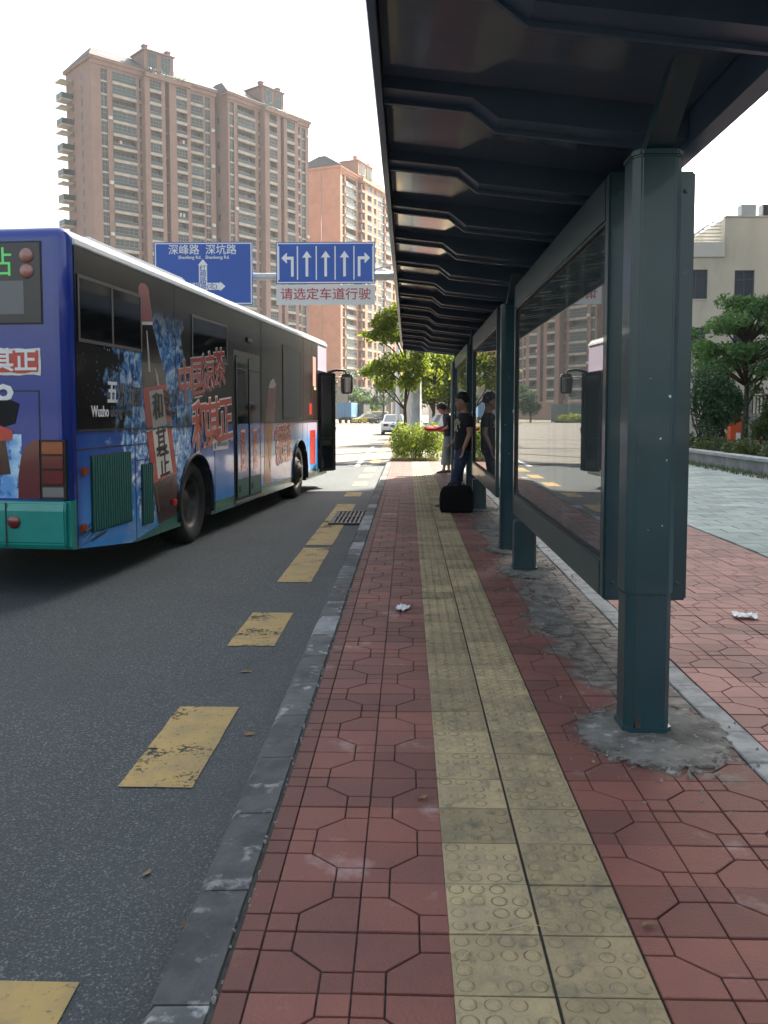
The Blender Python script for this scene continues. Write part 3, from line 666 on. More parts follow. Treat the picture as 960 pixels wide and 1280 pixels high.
def side_text(s, u, v, size, m, y, bold=0, tilt=0., sx=1., shear=0, name='lettering', align='CENTER', parent=None, line=1.):
    c, s_ = math.cos(tilt), math.sin(tilt)
    return text(s, size, m, ((c,0,s_), (-s_,0,c), (0,-1,0)), (u, y, v), name, parent or bus, bold, align, sx, shear, line)
side_text('和', axis(1.58)+.015, 1.58, .30, m_ink, -.0165, .004, .1); side_text('其', axis(1.22)+.02, 1.21, .32, m_ink, -.0055, .004, .1); side_text('正', axis(.95)+.03, .97, .30, m_ink, -.0055, .004, .1)
# maker lettering fading into the film
m_let = M('sticker_white', (.66,.67,.68), .4); m_letm = M('sticker_film', (.10,.11,.13), .3); m_letd = M('sticker_film_dark', (.04,.045,.05), .3)
side_text('五', .80, 1.70, .23, m_let, -.0155, .006); side_text('洲龙', 1.10, 1.68, .23, m_letm, -.0155, .006); side_text('混', 1.36, 1.67, .20, m_letd, -.0155, .004); side_text('动力', 2.25, 1.67, .20, m_letd, -.0155, .004)
side_text('Wuzho', .37, 1.535, .135, m_let, -.0155, .003, align='LEFT', sx=.85); side_text('ulong', .745, 1.535, .135, m_letm, -.0155, .003, align='LEFT', sx=.85); side_text('Hybrid', 1.0, 1.535, .12, m_letd, -.0155, .002, align='LEFT', sx=.7); side_text('Electric', 2.1, 1.535, .12, m_letd, -.0155, .002, align='LEFT', sx=.8)
# slogan: red characters with pale outline, upper part on the window film
m_out = M('print_outline', (.62,.60,.60), .3); m_outm = M('print_outline_film', (.36,.34,.34), .25)
for i, ch in enumerate('中国凉茶'):
    u = 2.70+.42*i; v = 1.84+.075*i; s_ = .50
    side_text(ch, u, v, s_, m_outm, -.0145-.0002*i, .020, .10, .95, name='slogan_outline'); side_text(ch, u, v, s_, m_lredm, -.0175, .006, .10, .95, name='slogan')
for i, ch in enumerate('和其正'):
    u = 3.20+.50*i; v = 1.335+.035*i; s_ = .62
    side_text(ch, u, v, s_, m_out, -.0145-.0002*i, .030, .07, .92, name='slogan_outline'); side_text(ch, u, v, s_, m_lred, -.0175, .012, .07, .92, name='slogan')
side_text('®', 4.49, 1.19, .12, m_out, -.004, .002)
bp('notice_sticker', 3.70, 4.33, 1.06, 1.19, -.0045, .0, m_let)
bp('notice_stripe', 3.74, 3.80, 1.08, 1.17, -.006, -.0046, m_ink); bp('notice_stripe', 3.85, 4.29, 1.105, 1.15, -.006, -.0046, M('notice_grey', (.2,.22,.25), .5))
# second print ahead of the door: leaning can with a red slogan
m_can = M('print_can', (.28,.035,.02), .3, c2=(.40,.20,.03), sc=5, coat=.3); m_canm = M('print_can_film', (.10,.022,.018), .25)
def para(name, pts, m, y): return MB().add([(u,y,v) for u,v in pts], [tuple(range(len(pts)))]).build(name, m, bus)
para('can_print', [(6.22,1.39),(6.72,1.39),(6.92,1.95),(6.75,2.02),(6.5,1.97),(6.38,1.90)], m_canm, -.0095); para('can_top_print', [(6.40,1.91),(6.52,2.02),(6.72,2.08),(6.90,1.98),(6.75,1.92)], m_labm, -.0108)
para('can_print', [(6.12,.45),(6.50,.42),(6.715,1.366),(6.215,1.366)], m_can, -.003)
side_text('和\n其\n正', 6.43, .95, .24, M('print_gold', (.55,.32,.06), .3), -.0045, .004, .2, .5, line=.9)
m_pk = M('print_peach', (.72,.36,.26), .3, coat=.3)
side_text('中国凉茶', 7.35, 1.17, .30, m_pk, -.004, .022, .06, .95, name='slogan_outline'); side_text('中国凉茶', 7.35, 1.17, .30, m_lred, -.0065, .006, .06, .95, name='slogan')
side_text('和其正', 7.45, .86, .38, m_pk, -.004, .03, .05, 1.0, name='slogan_outline'); side_text('和其正', 7.45, .86, .38, m_lred, -.0065, .008, .05, 1.0, name='slogan')
bp('poster', 9.80, 10.08, 2.05, 2.62, -.0125, -.0085, M('poster_pink', (.55,.26,.22), .4)); bp('poster', 9.9, 10.1, 1.98, 2.04, -.0126, -.0085, M('poster_green', (.35,.45,.25), .4)); bp('poster', 9.45, 9.68, 1.5, 1.72, -.0125, -.0085, m_lred)
bp('poster', 9.55, 10.05, .55, 1.2, -.0035, .0, m_lred)
# middle door
dr = bp('door_frame', 4.59, 5.94, .33, 2.378, -.006, .03, m_dark)
sil = bp('door_sill', 4.62, 5.92, .305, .33, -.03, .0, m_chrome)
m_dblue = M('print_door_blue', (.03,.15,.42), .22, c2=(.02,.08,.32), sc=1.2, coat=.4)
for u0, u1 in ((4.66,5.24),(5.29,5.87)):
    lf = bp('door', u0, u1, .36, 2.30, -.016, -.0062, m_blackgl)
    MB().box(u0+.02,u1-.02,-.020,-.0162,.62,1.38).build('door_panel', m_dblue, lf); MB().box(u0+.02,u1-.02,-.020,-.0162,.37,.618).build('kick_panel', m_tealdk, lf)
    um = (u0+u1)/2
    o = MB().box(um-.10,um+.10,-.0235,-.0202,.72,1.30).build('slogan_plaque', m_pk, lf); 
    text('和\n其\n正', .18, m_lred, BX, (um, -.0255, 1.01), 'lettering', lf, .008, line=.9)
    MB().box(u0+.07,u0+.17,-.0235,-.0202,.44,.53).build('handle', m_dark, lf)
    MB().box(u0+.02,u1-.02,-.024,-.0162,2.12,2.14).build('rail', m_dark, lf); MB().box(u0+.008,u0+.024,-.026,-.0205,.38,2.28).build('rubber_edge', M('door_edge', (.09,.095,.1), .4), lf)
# wheels
def wheel(u, front, near=True):
    w = bpy.data.objects.new('wheel', None); C.objects.link(w); w.parent = bus; w.location = (u, .06 if near else WB-.06, .478); w.rotation_euler = (R(90), 0, 0) if near else (R(-90), 0, 0)
    t = MB(); t.lathe([(.29,-.02),(.30,.0),(.40,.025),(.452,.012),(.476,-.025),(.48,-.06),(.48,-.22),(.47,-.27),(.40,-.29),(.28,-.27)], 40); t.build('tyre', m_tyre, w)
    r_ = MB()
    if front: r_.lathe([(.295,-.01),(.275,-.03),(.255,-.02),(.20,.035),(.13,.05),(.11,.09),(.06,.10),(.0001,.10)], 32)
    else: r_.lathe([(.295,-.01),(.275,-.025),(.262,-.06),(.245,-.17),(.16,-.19),(.14,-.08),(.11,-.06),(.0001,-.055)], 32)
    for k in range(10):
        a = 2*math.pi*k/10; rr_ = .19; r_.lathe([(.016,0),(.016,.02),(.0001,.022)], 6, T=Matrix.Translation((rr_*math.cos(a), rr_*math.sin(a), .035 if front else -.182)), smooth=False)
    r_.build('rim', m_rim, w)
for u, fr in ((3.06, False), (8.66, True)): wheel(u, fr); wheel(u, fr, False)
for u in (3.06, 8.66):   # arch trim
    t = MB(); pts = [(u+.585*math.cos(a), -.012, .46+.585*math.sin(a)) for a in [R(-14+208*k/28) for k in range(29)]]
    t.tube(pts, .02, 6); t.build('arch_trim', m_dark, bus)
# front end: windscreen, open front door leaf, mirror
MB().box(LB+.001,LB+.012,.12,WB-.12,1.0,2.6).build('windscreen', m_blackgl, bus)
bp('door_opening', 10.33, 11.22, .33, 2.38, -.004, .02, m_blackgl)
for u, ang in ((10.36, -32), (11.2, -148)):
    d = bpy.data.objects.new('front_door', None); C.objects.link(d); d.parent = bus; d.location = (u, -.03, 0); d.rotation_euler.z = R(ang)
    fr = MB(); fr.box(0,.40,-.02,.02,.36,.42); fr.box(0,.40,-.02,.02,2.28,2.34); fr.box(0,.035,-.02,.02,.42,2.28); fr.box(.365,.40,-.02,.02,.42,2.28); fr.box(.035,.365,-.02,.02,1.0,1.04)
    fr.build('frame', m_dark, d); MB().box(.036,.364,-.006,.006,.421,2.279).build('pane', m_blackgl, d)
    hd = MB().tube([(.05,.05,.75),(.35,.05,1.25)], .014, 6).build('grab_rail', m_chrome, d)
mr_ = bpy.data.objects.new('mirror', None); C.objects.link(mr_); mr_.parent = bus; mr_.location = (LB-.05, -.02, 2.38)
MB().tube([(0,0,0),(.15,-.15,.06),(.28,-.32,.05),(.30,-.36,-.05)], .028, 8).build('arm', m_dark, mr_)
MB().tube([(0,0,-.16),(.15,-.12,-.10),(.28,-.30,-.08)], .015, 8).build('arm', m_dark, mr_)
hous = MB().prism([(-.11,-.22),(.11,-.22),(.13,-.1),(.13,.16),(.09,.2),(-.09,.2),(-.13,.16),(-.13,-.1)], 'x', -.06, .06).build('housing', m_dark, mr_, (.30,-.36,-.22)); bevel(hous, .02, 2)
MB().prism([(-.09,-.19),(.09,-.19),(.10,.13),(-.10,.13)], 'x', -.066, -.061).build('glass', M('mirror_glass', (.8,.8,.8), .03, metal=1.), mr_, (.30,-.36,-.22))
# rear face
def rp_(name, d0, d1, v0, v1, x0, x1, m, parent=None, bev=0.):
    o = MB().box(x0,x1,d0,d1,v0,v1).build(name, m, parent or bus)
    if bev: bevel(o, bev, 2)
    return o
BR = ((0,-1,0),(0,0,1),(-1,0,0))
rw = rp_('rear_window', .215, WB-.215, 2.26, 2.905, -.008, .02, M('rear_glass', (.018,.02,.026), .12)); rp_('window_seal', .203, WB-.203, 2.248, 2.917, -.004, .0, m_dark, rw)
rp_('inner_window', .36, WB-.36, 2.33, 2.60, -.0105, -.0082, M('inner_glass', (.10,.11,.125), .15), rw)
m_dome = M('brake_lens', (.30,.13,.11), .25, coat=.6)
for v in (2.675, 2.80):
    for yy in (.33, WB-.33):
        MB().lathe([(.06,0),(.058,.012),(.04,.024),(.0001,.028)], 20, T=Matrix.Translation((-.0083,yy,v)) @ Matrix.Rotation(R(-90),4,'Y')).build('upper_brake_lamp', m_dome, rw)
led = bpy.data.materials.new('led_green'); led.use_nodes = True; eb = led.node_tree.nodes['Principled BSDF']; eb.inputs['Base Color'].default_value = (.12,.40,.12,1); eb.inputs['Emission Color'].default_value = (.10,.75,.18,1); eb.inputs['Emission Strength'].default_value = .07
text('站', .25, led, BR, (-.0095, .575, 2.735), 'display_character', rw, .0)
# slogan plaque on the tail
pq = MB(); 
def rough_rect(d0, d1, v0, v1, seedv, amp):
    r_ = random.Random(seedv); pts = []
    for i in range(12): pts.append((d0+(d1-d0)*i/12, v0+r_.uniform(-amp,amp)))
    for i in range(4): pts.append((d1+r_.uniform(-amp,amp), v0+(v1-v0)*i/4))
    for i in range(12): pts.append((d1-(d1-d0)*i/12, v1+r_.uniform(-amp,amp)))
    for i in range(4): pts.append((d0+r_.uniform(-amp,amp), v1-(v1-v0)*i/4))
    return pts
pl_ = MB().prism(rough_rect(.235,.98,1.835,2.055,1,.008), 'x', -.006, -.001).build('slogan_plaque', m_out, bus)
MB().prism(rough_rect(.255,.96,1.855,2.035,2,.006), 'x', -.009, -.0062).build('plaque_field', m_lred, pl_)
text('和其正', .20, m_let, BR, (-.011, .56, 1.945), 'lettering', pl_, .004, sx=1.0)
text('O', .17, m_let, BR, (-.003, .565, 1.685), 'lettering', bus, .012, sx=1.2)
for d0, d1, v0, v1 in ((.25,.262,.80,1.70),(.25,WB-.25,1.70,1.71),(WB-.262,WB-.25,.80,1.70)): rp_('seam', d0, d1, v0, v1, -.002, .003, m_dark)
vp = MB().prism([(.43,1.60),(.47,1.44),(.60,1.40),(WB-.60,1.40),(WB-.47,1.44),(WB-.43,1.60),(WB-.5,1.63),(.5,1.63)], 'x', -.006, .0).build('air_opening', m_arch, bus)
# light blue splash print low on the tail hatch, with a second bottle
sp_ = rp_('hatch_print', .42, WB-.42, .82, 1.35, -.0025, .0, M('print_light_splash', (.10,.30,.62), .25, c2=(.45,.66,.85), sc=4, c3=(.03,.10,.36), sc3=9, lo3=.52, hi3=.6, coat=.4))
MB().prism([(.52,1.02),(.75,1.0),(.80,1.22),(.72,1.30),(.56,1.31)], 'x', -.0045, -.0026).build('bottle_print', m_bot, sp_); MB().prism([(.50,1.30),(.78,1.29),(.80,1.39),(.60,1.42),(.49,1.38)], 'x', -.0062, -.0046).build('cap_print', m_lred, sp_)
for s in (0, 1):
    f = (lambda d: d) if s == 0 else (lambda d: WB-d)
    poly = [(.262,.82),(.455,.82),(.45,1.0),(.42,1.17),(.37,1.26),(.31,1.30),(.262,1.305)]
    o = MB().prism([(f(a), b_) for a, b_ in (poly if s == 0 else poly[::-1])], 'x', -.012, -.001).build('tail_light', M('tail_lens_dark', (.10,.010,.016), .2, coat=.7), bus)
    lo, hi = sorted((f(.035), f(.248)))
    o = MB().box(-.016,.03,lo,hi,.815,1.305).build('tail_light', m_dark, bus)
    for v0, v1, mm in ((1.185,1.29,m_amber),(1.065,1.175,m_redl),(.935,1.055,m_redl),(.83,.915,m_clear)):
        bevel(MB().box(-.026,-.0162,lo+.012,hi-.012,v0,v1).build('lens', mm, o), .006, 2)
bmp = MB(); bmp.prism([(-.03,.405),(-.055,.45),(-.06,.72),(-.045,.79),(-.002,.805),(-.002,.40)], 'y', .03, WB-.03); ob = bmp.build('bumper', m_teal, bus); bevel(ob, .012, 2, 20)
MB().lathe([(.055,0),(.055,.008),(.045,.014),(.0001,.016)], 20, T=Matrix.Translation((-.0605,.47,.63)) @ Matrix.Rotation(R(-90),4,'Y')).build('reflector', m_redl, ob)
rp_('bumper_seam', .535, .547, .42, .79, -.0625, -.0598, m_dark, ob)
MB().prism([(-.005,.42),(.02,.395),(.13,.385),(.13,.80),(-.005,.80)], 'y', .001, WB-.001).build('corner_skirt', m_teal, bus)
# ------------------------------------------------------------------ gantry with road signs (30 m ahead)
m_blue = M('sign_blue', (.004,.060,.33), .45, c2=(.005,.068,.36), sc=.7); m_swh = M('sign_white', (.62,.64,.66), .45); m_sred = M('sign_red', (.33,.03,.045), .5); m_sgrey = M('sign_grey', (.50,.52,.54), .5)
GY = 30.
gan = thing('sign_gantry', 'grey steel gantry arm and column carrying road signs over the road', 'gantry', (0,0,0))
MB().lathe([(.30,-.02),(.30,.04),(.205,.05),(.185,3.4),(.17,6.9),(.0001,6.92)], 20, T=Matrix.Translation((.27,GY+.25,0))).build('column', m_galv, gan)
MB().tube([(.3,GY+.25,6.12),(-8.9,GY+.25,6.12)], [.15,.10], 14).build('arm', m_galv, gan)
MB().tube([(.2,GY+.25,6.75),(-1.6,GY+.25,6.2)], .035, 8).build('stay', m_galv, gan)
br = MB()
for x in (-7.9,-6.0,-3.9,-1.8): br.box(x-.05,x+.05,GY+.03,GY+.14,5.4,7.0)
br.build('bracket', m_galv, gan)
def sign_plate(name, x0, x1, z0, z1, m, border, label, cat):
    o = MB().box(x0,x1,GY-.01,GY+.025,z0,z1).build(name, m); tag(o, label, cat); return o
s1 = sign_plate('direction_sign', -8.72, -5.33, 5.13, 7.26, m_blue, True, 'blue direction sign with white street names, left of the two signs over the road', 'road sign')
s2 = sign_plate('lane_sign', -4.52, -1.13, 5.83, 7.24, m_blue, True, 'blue lane sign with five white lane arrows, right of the direction sign', 'road sign')
s3 = sign_plate('notice_board', -4.52, -1.13, 5.12, 5.80, m_sgrey, False, 'pale grey notice strip with dark red characters under the lane arrow sign', 'road sign')
def rim(par, x0, x1, z0, z1, w=.035, inset=.03):
    b_ = MB(); x0 += inset; x1 -= inset; z0 += inset; z1 -= inset
    b_.box(x0,x1,GY-.0135,GY-.0102,z0,z0+w); b_.box(x0,x1,GY-.0135,GY-.0102,z1-w,z1); b_.box(x0,x0+w,GY-.0135,GY-.0102,z0+w,z1-w); b_.box(x1-w,x1,GY-.0135,GY-.0102,z0+w,z1-w)
    b_.build('border', m_swh, par)
rim(s1,-8.72,-5.33,5.13,7.26); rim(s2,-4.52,-1.13,5.83,7.24)
tx = lambda s, x, z, size, par, m=m_swh, bold=.002, sx=1.: text(s, size, m, BX, (x, GY-.0135, z), 'lettering', par, bold, sx=sx)
tx('深峰路  深坑路', -7.05, 6.98, .36, s1, sx=1.0); tx('Shenfeng Rd.   Shenkeng Rd.', -7.0, 6.74, .155, s1, sx=1.0)
def poly(par, pts, m=m_swh, y=GY-.0145):
    return MB().prism(pts, 'y', y, y+.004).build('arrow', m, par)
poly(s1, [(-7.18,5.35),(-6.90,5.35),(-6.90,5.64),(-6.45,5.64),(-6.45,5.60),(-6.27,5.76),(-6.45,5.92),(-6.45,5.88),(-6.90,5.88),(-6.90,6.48),(-6.87,6.48),(-7.04,6.68),(-7.21,6.48),(-7.18,6.48),(-7.18,5.88),(-8.3,5.88),(-8.3,5.64),(-7.18,5.64)])
text('红\n棉\n路', .24, m_blue, BX, (-7.04, GY-.0165, 6.15), 'lettering', s1, .002, line=.85); text('梧桐路(北)', .22, m_blue, BX, (-7.06, GY-.0165, 5.755), 'lettering', s1, .002)
for k in range(6):
    x = -4.46+.03+k*(3.27/5.0)*.985; MB().box(x-.02,x+.02,GY-.0135,GY-.0102,5.97,7.10).build('lane_divider', m_swh, s2)
up = [(-.045,-.42),(.045,-.42),(.045,.22),(.14,.22),(.17,.20),(0,.44),(-.17,.20),(-.14,.22),(-.045,.22)]
for k in (1,2,3): poly(s2, [(x-4.43+.644*(k+.5), z+6.50) for x, z in up])
lf = [(.10,-.42),(.19,-.42),(.19,.25),(-.05,.25),(-.03,.36),(-.06,.37),(-.23,.20),(-.06,.03),(-.03,.04),(-.05,.15),(.10,.15)]
poly(s2, [(x-4.43+.644*.5, z+6.50) for x, z in lf]); poly(s2, [(-x-4.43+.644*4.5, z+6.50) for x, z in lf][::-1])
tx('请选定车道行驶', -2.825, 5.46, .425, s3, m_sred, .004, 1.05)

# ------------------------------------------------------------------ apartment towers
m_gl1 = M('window_glass', (.016,.025,.029), .12, spec=.4, rnd=.5); m_gl2 = M('window_glass_green', (.032,.054,.056), .15, spec=.4, rnd=.4); m_gl3 = M('window_dark', (.018,.02,.022), .3)
m_fr = M('window_frame', (.20,.20,.195), .5)
m_par = M('parapet_paint', (.40,.345,.30), .85, c2=(.33,.28,.245), sc=.8)
m_slate = M('roof_slate', (.045,.038,.045), .8, c2=(.03,.026,.03), sc=2)
m_acw = M('ac_white', (.45,.45,.43), .6); m_cloth = [M('laundry_'+n_, c_, .9) for n_, c_ in (('white',(.55,.55,.55)),('blue',(.08,.14,.3)),('red',(.35,.06,.06)),('dark',(.04,.04,.05)))]
_wm = {}
def window_mesh(w, h, nx, var):
    key = (round(w,2), round(h,2), nx, var)
    if key in _wm: return _wm[key]
    mb = MB(); mb.box(0,w,.06,.10,0,h,0)
    t = .05
    for k in range(nx+1): x = min(max(w*k/nx, t/2), w-t/2); mb.box(x-t/2,x+t/2,.0,.059,0,h,1)
    mb.box(t,w-t,.004,.058,0,t,1); mb.box(t,w-t,.004,.058,h-t,h,1); mb.box(t,w-t,.006,.057,h*.62,h*.62+t,1)
    _wm[key] = mb.mesh('window', [(m_gl1, m_gl2, m_gl3)[var], m_fr]); return _wm[key]
_bm = {}
def balcony_mesh(w, d):
    key = (round(w,2), d)
    if key in _bm: return _bm[key]
    mb = MB(); mb.box(0,w,-d,.3,-.18,.0,0); mb.box(0,w,-d,-d+.12,.0,.42,0)
    mb.box(0,w,-d+.02,-d+.06,.421,1.0,1); mb.box(0,w,-d,-d+.08,1.001,1.06,2)
    _bm[key] = mb.mesh('balcony', [m_par, m_gl2, m_fr]); return _bm[key]
def tower(label, C0, h, S, top, fl, cols, wallcol, depth=13., zbase=0., projecting=None, left=None, roof=True, seedv=1, shut=.6, wall2=None, slits=True):
    rr = random.Random(seedv)
    hh = R(h); t = thing('apartment_tower', label, 'building', (C0[0], C0[1], 0), math.pi/2-hh)
    mw = M('tower_wall', wallcol, .85, c2=tuple(c*.86 for c in wallcol), sc=.35, coord='Object')
    nfl = int((top-3.)/fl); z00 = top - nfl*fl - 1.2
    wl = MB(); wl.box(0,S,1.5,depth,zbase,top)
    prev = 0
    # piers between openings
    for (a, b_, kind) in cols:
        y0 = -1.4 if projecting and projecting[0] <= a and b_ <= projecting[1] else 0.
        edges = (prev, a)
        yp = -1.4 if projecting and projecting[0] <= (prev+a)/2 <= projecting[1] else 0.
        if a-prev > .05: wl.box(prev,a,yp,1.499,zbase,top - (.9 if yp else 0))
        prev = b_
    if S-prev > .05: wl.box(prev,S,0.,1.499,zbase,top)
    # plinth and crown bands
    for (a, b_, kind) in cols:
        yp = -1.4 if projecting and projecting[0] <= a and b_ <= projecting[1] else 0.
        if kind != 'recess': wl.box(a,b_,yp+.02,1.498,z00+nfl*fl-.25,top-(.92 if yp else .02))
        wl.box(a,b_,yp+.02,1.498,zbase,z00)
    wo = wl.build('wall', [mw], t)
    for (a, b_, kind) in cols:
        yp = -1.4 if projecting and projecting[0] <= a and b_ <= projecting[1] else 0.
        w = b_-a
        for k in range(nfl):
            z = z00 + k*fl
            if kind == 'balc':
                link('balcony', balcony_mesh(w, .35), t, (a, yp+.15, z))
                closed = rr.random() < shut
                link('window', window_mesh(w, fl-.85 if closed else fl-.3, max(3, int(w/1.0)), 1 if closed and rr.random() < .6 else (0 if closed else 2)), t, (a, yp+(.0 if closed else 1.1), z+(.62 if closed else .02)))
            elif kind == 'bay':
                link('balcony', balcony_mesh(w, .2), t, (a, yp+.2, z))
                closed = rr.random() < shut
                link('window', window_mesh(w, fl-.9 if closed else fl-.35, 4, 0 if closed else 2), t, (a, yp+(.1 if closed else 1.0), z+(.65 if closed else .02)))
            elif kind == 'glass':
                link('window', window_mesh(w, fl-.35, 2, 1 if rr.random() < .5 else 0), t, (a, yp+.25, z+.15))
            elif kind == 'slit':
                link('window', window_mesh(w, fl*.55, 1, 2), t, (a, yp+.4, z+.6))
        if kind == 'slit':
            sp = MB()
            for k in range(nfl): sp.box(a,b_,yp+.05,1.497,z00+k*fl-.15,z00+k*fl+.55)
            sp.build('spandrel', mw, t)
        if kind == 'glass':
            sp = MB()
            for k in range(nfl): sp.box(a,b_,yp+.12,1.497,z00+k*fl-.18,z00+k*fl+.13)
            sp.build('spandrel', m_par, t)
        if kind == 'recess':
            sp = MB()
            for k in range(0, nfl, 2): sp.box(a,b_,yp+.6,1.496,z00+k*fl-.15,z00+k*fl+.1)
            sp.build('spandrel', mw, t)
    acm = MB().box(0,.85,-.45,-.01,0,.65).mesh('air_conditioner', m_acw); clo = [MB().box(0,.5,-.02,.02,0,.8).mesh('laundry', m_) for m_ in m_cloth]
    for (a, b_, kind) in cols:
        if kind in ('recess', 'slit'): continue
        yp = -1.4 if projecting and projecting[0] <= a and b_ <= projecting[1] else 0.
        for k in range(nfl):
            if rr.random() < .22 and kind == 'glass': link('air_conditioner', acm, t, (b_+.05, yp-.001, z00+k*fl+.3))
            if rr.random() < .22 and kind in ('balc', 'bay'):
                for q in range(rr.randint(1,3)): link('laundry', rr.choice(clo), t, (a+rr.uniform(.2,max(.3,b_-a-.7)), yp+.55, z00+k*fl+1.15))
    cr = MB()
    cr.box(-.5,S+.5,-.5,1.6,top+.003,top+.55); cr.box(-.5,S+.5,1.602,depth+.5,top+.003,top+.55)
    cr.box(-.25,S+.25,-.25,-.003,top-.9,top+.0)
    if projecting: cr.box(projecting[0]-.3,projecting[1]+.3,-1.9,-.51,top-1.2,top-.3)
    cr.build('cornice', mw, t)
    if roof:
        def hip(x0, x1, y0, y1, z, hgt, inx, name='roof'):
            mb = MB(); yr = (y0+y1)/2
            vs = [(x0,y0,z),(x1,y0,z),(x1,y1,z),(x0,y1,z),(x0+inx,yr-1,z+hgt),(x1-inx,yr-1,z+hgt),(x1-inx,yr+1,z+hgt),(x0+inx,yr+1,z+hgt)]
            mb.add(vs, [(0,1,5,4),(1,2,6,5),(2,3,7,6),(3,0,4,7),(4,5,6,7),(0,3,2,1)]); return mb.build(name, m_slate, t)
        rfo = hip(-.6, S+.6, -.6, depth+.6, top+.56, 3.9, 3.2)
        sk = MB().box(0,.7,-.04,0,0,1.0).mesh('skylight', M('skylight', (.75,.78,.8), .2))
        slope = math.atan2(3.9, depth/2+.6-1)
        for c0 in ([S*.16, S*.86] if S > 20 else [S*.3]):
            for k in range(4):
                o = link('skylight', sk, rfo, (c0-1.8+k*1.0, 1.9, top+.56+3.9*2.45/(depth/2-.4))); o.rotation_euler = (-(math.pi/2-slope), 0, 0)
    if projecting:
        a, b_ = projecting; m0, m1 = a+.05*(b_-a), a+.72*(b_-a)
        st = MB(); st.box(m0,m1,.2,6.,top+.552,top+5.0); st.box(m0-.3,m1+.3,-.1,6.3,top+5.003,top+5.3)
        for x in (m0+.3, m1-1.2): st.box(x,x+.9,1.,2.,top+5.302,top+6.2); st.box(x-.12,x+1.02,.88,2.12,top+6.202,top+6.5)
        st.build('stair_house', mw, t)
        ww = (m1-m0)*.30
        for x in (m0+(m1-m0)*.12, m0+(m1-m0)*.58): link('window', window_mesh(ww, 3.8, 3, 1), t, (x, .08, top+.9))
        tr = MB(); rx = random.Random(seedv+5)
        for k in range(240):
            x = rx.uniform(a, b_); z = top-.25+rx.random()**2*1.2; y = rx.uniform(-1.8,-.4); s = .28
            p = Vector((x,y,z)); u = Vector((rx.gauss(0,1),rx.gauss(0,1),rx.gauss(0,1))).normalized()*s; v = u.orthogonal().normalized()*s*.6
            tr.add([p-u,p+v,p+u,p-v], [(0,1,2,3)])
        o = tr.build('roof_garden', m_leafd, t); o['kind'] = 'stuff'
    if left:
        pass
    return t, z00, nfl, mw
m_leafd = leafmat('leaf_dark', (.018,.045,.014), (.035,.075,.02), .25)
pink = (.225,.138,.118)
colsA = [(2.1,3.5,'glass'),(4.6,10.0,'balc'),(10.7,11.3,'slit'),(12.5,15.2,'bay'),(16.1,17.1,'recess'),(18.8,21.4,'bay'),(22.3,26.3,'balc'),(26.8,28.1,'glass')]
tA, zA, nA, mA = tower('tall pinkish apartment tower with glazed balconies, nearest and leftmost of the three towers', (-65.4,182), 46, 29.4, 74.4, 2.66, colsA, pink, 12.5, 0, (11.6,22.0), True, seedv=11)
# left gable of the first tower: window slots and corner balconies
slot = MB().box(-.06,.05,-.35,.35,0,1.5,0).mesh('window', [m_gl3])
for k in range(nA):
    for yy in (4.6, 9.0):
        link('window', slot, tA, (0, yy, zA+k*2.66+.6))
cb = MB(); cb.box(-2.3,-.003,9.5,12.4,-.35,0,0); cb.box(-2.3,-2.22,9.5,12.4,.001,1.15,1); cb.box(-2.22,-.003,9.5,9.58,.001,1.15,1); cb.box(-2.24,-2.19,9.5,12.4,1.151,1.22,2); cb.box(-2.27,-2.20,12.3,12.38,1.221,3.6,2); cb.box(-1.1,-1.04,9.5,9.56,1.151,3.6,2); cb.box(-2.5,-.003,9.3,12.6,3.6,3.75,0); cb.box(-2.3,-2.25,9.5,9.56,1.16,3.6,2)
cbm = cb.mesh('corner_balcony', [m_par, m_gl2, m_fr])
for k in range(0, nA, 2): link('corner_balcony', cbm, tA, (0, 0, zA+k*2.66+.6))
colsB = [(.5,1.8,'glass'),(2.8,8.3,'balc'),(9.4,10.2,'slit'),(11.7,14.2,'bay'),(15.4,16.5,'recess'),(17.6,20.2,'bay'),(21.4,23.5,'balc'),(24.1,25.5,'glass')]
tB, zB, nB, mB_ = tower('pinkish apartment tower with dark roof, middle one of the three towers', (-41.2,202), 37, 26.6, 74.0, 2.74, colsB, pink, 12.0, 0, (10.4,21.0), None, seedv=12, shut=.3)
for k in range(nB):
    if k % 2: link('window', slot, tB, (0, 3.2, zB+k*2.74+.6))
orange = (.46,.22,.14)
cols2 = [(1.3,2.9,'glass'),(3.4,10.3,'balc'),(11.6,13.4,'slit'),(15.0,18.0,'bay'),(19.6,21.4,'bay'),(22.6,25.2,'bay'),(28.0,31.0,'glass'),(31.6,36.0,'balc'),(37.4,39.0,'slit'),(41.,44.,'bay'),(46.,49.,'bay'),(51.,55.,'balc')]
t2, z2, n2, m2_ = tower('orange apartment tower with a blank gable wall, rightmost of the three towers', (-18.9,245), 22, 57, 69.5, 2.84, cols2, orange, 14., 9.0, (11.4,26.4), None, seedv=13)
pod = MB(); pod.box(-.6,57.5,-2.,14.,-.12,8.99)
for k in range(12): pod.box(k*5.0,k*5.0+.9,-2.6,-2.003,-.12,8.5)
pod.build('podium', M('podium_stone', (.20,.17,.15), .8, c2=(.15,.13,.12), sc=.6), t2)
an = MB().box(2.,4.2,-2.02,-2.003,.5,6.5).mesh('shopfront', m_gl3)
for k in range(11): link('shopfront', an, t2, (k*5.0, 0, 0))
pp = MB(); pp.tube([(-.12,6.0,0),(-.12,6.0,69)], .16, 6); pp.build('downpipe', M('pipe_pink', (.42,.24,.18), .7), t2)
